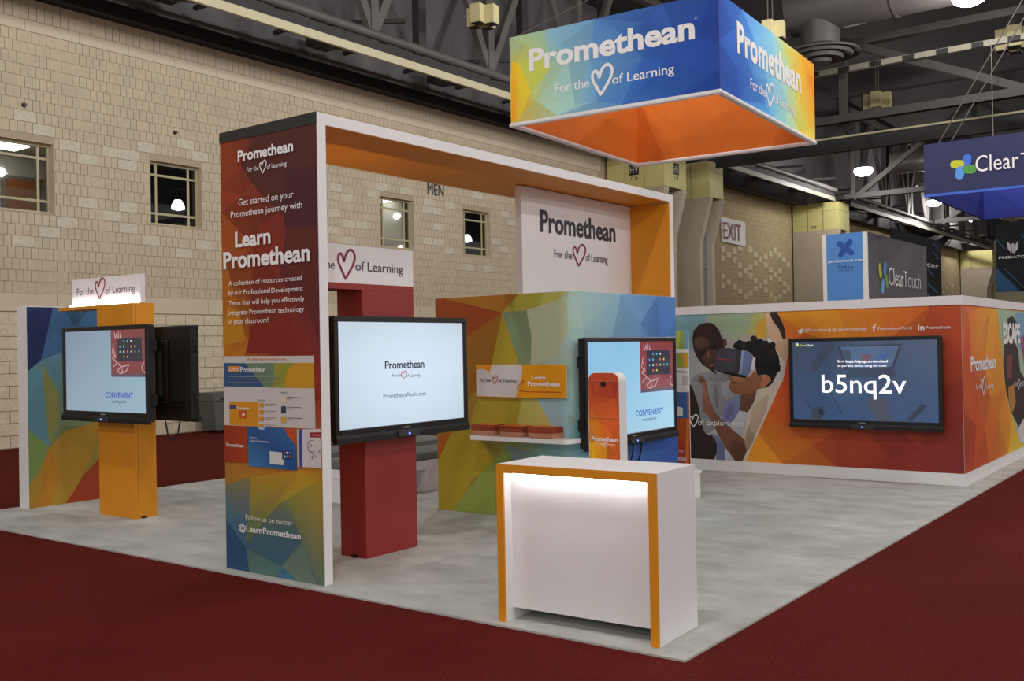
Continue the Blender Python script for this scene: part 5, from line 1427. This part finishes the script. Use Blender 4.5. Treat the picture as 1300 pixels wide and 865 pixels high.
cp_ = box('charcoal_panel', MATS['charcoal_panel'], tw, TX + .08, TXe, TYa, TYa + .02, 0, TZ)
pY = planeY(TYa); pr = Print(pY, 1.0, off=.01)
c = pY.uv(CT((750, 568))[0]); s_ = 1.0
for (dx, dy, a, col) in ((-.32, .22, 1.9, (200, 206, 60)), (.12, .33, 1.2, (80, 150, 230)), (.28, -.14, 1.9, (110, 170, 80)), (-.1, -.36, 1.2, (110, 180, 240))):
    capsule(pr, pY, (c[0] + dx * .8, c[1] + dy * .62), .15, .10, a, col)
pr.build('petal_emblem', M_print, cp_)
T(cp_, pY, 'Clear', CT((785, 632))[0], CT((905, 643))[0], 22, M_txtw, .0, .02); T(cp_, pY, 'Touch', CT((905, 645))[0], CT((1037, 664))[0], 20, M_txtw, -.012, .02)
# hanging blue banner
hb2 = thing('hanging_banner', 'dark navy hanging banner with four coloured petals emblem', 'hanging sign', (22.0, 4.2, 4.6))
BX = 22.0; y_l = atX(1173, 215, BX).y
z1 = atX(1173, 184, BX).z; z0 = atX(1175, 249, BX).z
navy = mat('navy_fabric', (52, 56, 96), rough=.85, noise=.04); blue = mat('glowing_blue_fabric', (38, 50, 140), rough=.8, noise=.04, emit=.03)  # blue inner faces glow faintly, standing in for light inside the ring
fb = box('fabric_panel', navy, hb2, BX, BX + .05, 0.8, y_l, z0, z1); box('fabric_panel', blue, hb2, BX + .05, BX + 5.4, y_l - .05, y_l, z0, z1); box('fabric_panel', blue, hb2, BX + 5.4, BX + 5.45, 0.8, y_l, z0, z1); box('fabric_panel', blue, hb2, BX + .05, BX + 5.4, 0.8, 0.85, z0, z1)
box('hem_tube', mat('glowing_blue_hem', (60, 100, 200), emit=.15), hb2, BX - .03, BX + .02, 0.8, y_l, z0 - .03, z0 + .02)  # glow put into the hem colour, no lamp inside
pX = planeX(BX); pr = Print(pX, 1.0, off=.01); CB = cv(1160, 150, 140 / 865)
c = pX.uv(CB((390, 383))[0])
for k, col in ((0, (70, 120, 220)), (1, (206, 206, 60)), (2, (96, 160, 240)), (3, (90, 160, 80))):
    a = math.radians(60 + 90 * k); capsule(pr, pX, (c[0] + .134 * math.cos(a), c[1] + .134 * math.sin(a)), .10, .086, a + .4, col)
pr.build('petal_emblem', M_print, fb)
T(fb, pX, 'Clear', CB((487, 420))[0], CB((828, 393))[0], 20.5, M_txtw, .0, .02); T(fb, pX, 'Touch', CB((842, 392))[0], CB((1230, 362))[0], 20.5, M_txtw, -.01, .02)
for dy in (.3, .55): MB().cyl((BX, y_l - dy, z1), (BX + .3, y_l - dy - 1.7, 8.6), .012, n=6).build('hanging_cable', M_steel, hb2)
MB().cyl((BX + 5.4, y_l - .3, z1), (BX + 5.4, y_l - .3, 9.0), .012, n=6).build('hanging_cable', M_steel, hb2)
# black banners
bk_ = mat('black_banner_fabric', (22, 24, 34), rough=.8, noise=.05); stripe = mat('teal_stripe', (44, 92, 128), noise=.05)
b1 = thing('black_banner', 'black banner with teal stripes peeking out behind the charcoal tower', 'banner', (48, 12, 3))
zb1 = atY(1190, 306, 12.0).z; xr = atY(1195, 340, 12.0).x
sheet = box('banner_sheet', bk_, b1, 42, xr, 12.0, 12.06, 0, zb1)
pY = planeY(12.0); pr = Print(pY, 1.2, off=.02)
for a in ([(1184, 308), (1192, 318), (1192, 320), (1184, 310)], [(1184, 319), (1191, 328), (1191, 330), (1184, 321)], [(1177, 341), (1184, 349), (1184, 351), (1177, 343)], [(1177, 358), (1190, 372), (1190, 374), (1177, 361)]): Print(pY, 1.2, off=.02).px(a, (60, 110, 150)).build('printed_stripe', M_print, sheet)
Print(pY, 1.2, off=.02).px([(1177, 371), (1183, 379), (1186, 386), (1177, 386)], (44, 96, 140)).build('printed_stripe', M_print, sheet)
T(sheet, pY, 'acer', (1170.5, 339.5), (1190.5, 340), 7, M_txtw, .01, .04)
b2 = thing('black_banner', 'black hanging banner with white claw emblem at the right edge', 'banner', (44, 6, 3.47))
yl2 = atX(1264.5, 330, 44).y; z0, z1 = atX(1266, 371, 44).z, atX(1266, 284, 44).z
sheet = box('banner_sheet', bk_, b2, 44, 44.06, 4.2, yl2, z0, z1)
pX = planeX(44.0); pr = Print(pX, 1.2, off=.02)

for a, col in (([(1264.8, 340), (1270, 345), (1296, 370.5), (1264.8, 370.8)], (40, 84, 124)), ([(1275, 340), (1300, 364), (1300, 366), (1275, 342)], (50, 80, 110)), ([(1264.8, 303), (1276, 315), (1276, 317), (1264.8, 305)], (44, 90, 130)), ([(1296, 297), (1302, 302), (1302, 304), (1296, 299)], (44, 90, 130))):
    Print(pX, 1.2, off=.02).px(a, col).build('printed_stripe', M_print, sheet)
cl = Print(pX, 1.0, off=.04); Pd = cv(1240, 250, 60 / 346)
W_ = (216, 216, 222)
for pts in (((222, 325), (248, 350), (255, 400), (258, 420), (245, 400), (230, 385)), ((306, 322), (285, 348), (272, 400), (272, 420), (284, 400), (302, 385)), ((258, 345), (266, 340), (274, 345), (270, 410), (262, 410)), ((250, 352), (256, 350), (258, 400), (252, 395)), ((280, 350), (276, 352), (273, 398), (279, 393))): cl.px(Pd(*pts), W_)
cl.build('claw_emblem', M_print, sheet)
T(sheet, pX, 'PREDATOR', Pd((163, 452))[0], Pd((385, 446))[0], 2.9, M_txtw, .02, .04)
for yy in (4.5, yl2 - .3): MB().cyl((44.03, yy, z1), (44.03, yy, 12), .015, n=6).build('hanging_cable', M_steel2, b2)
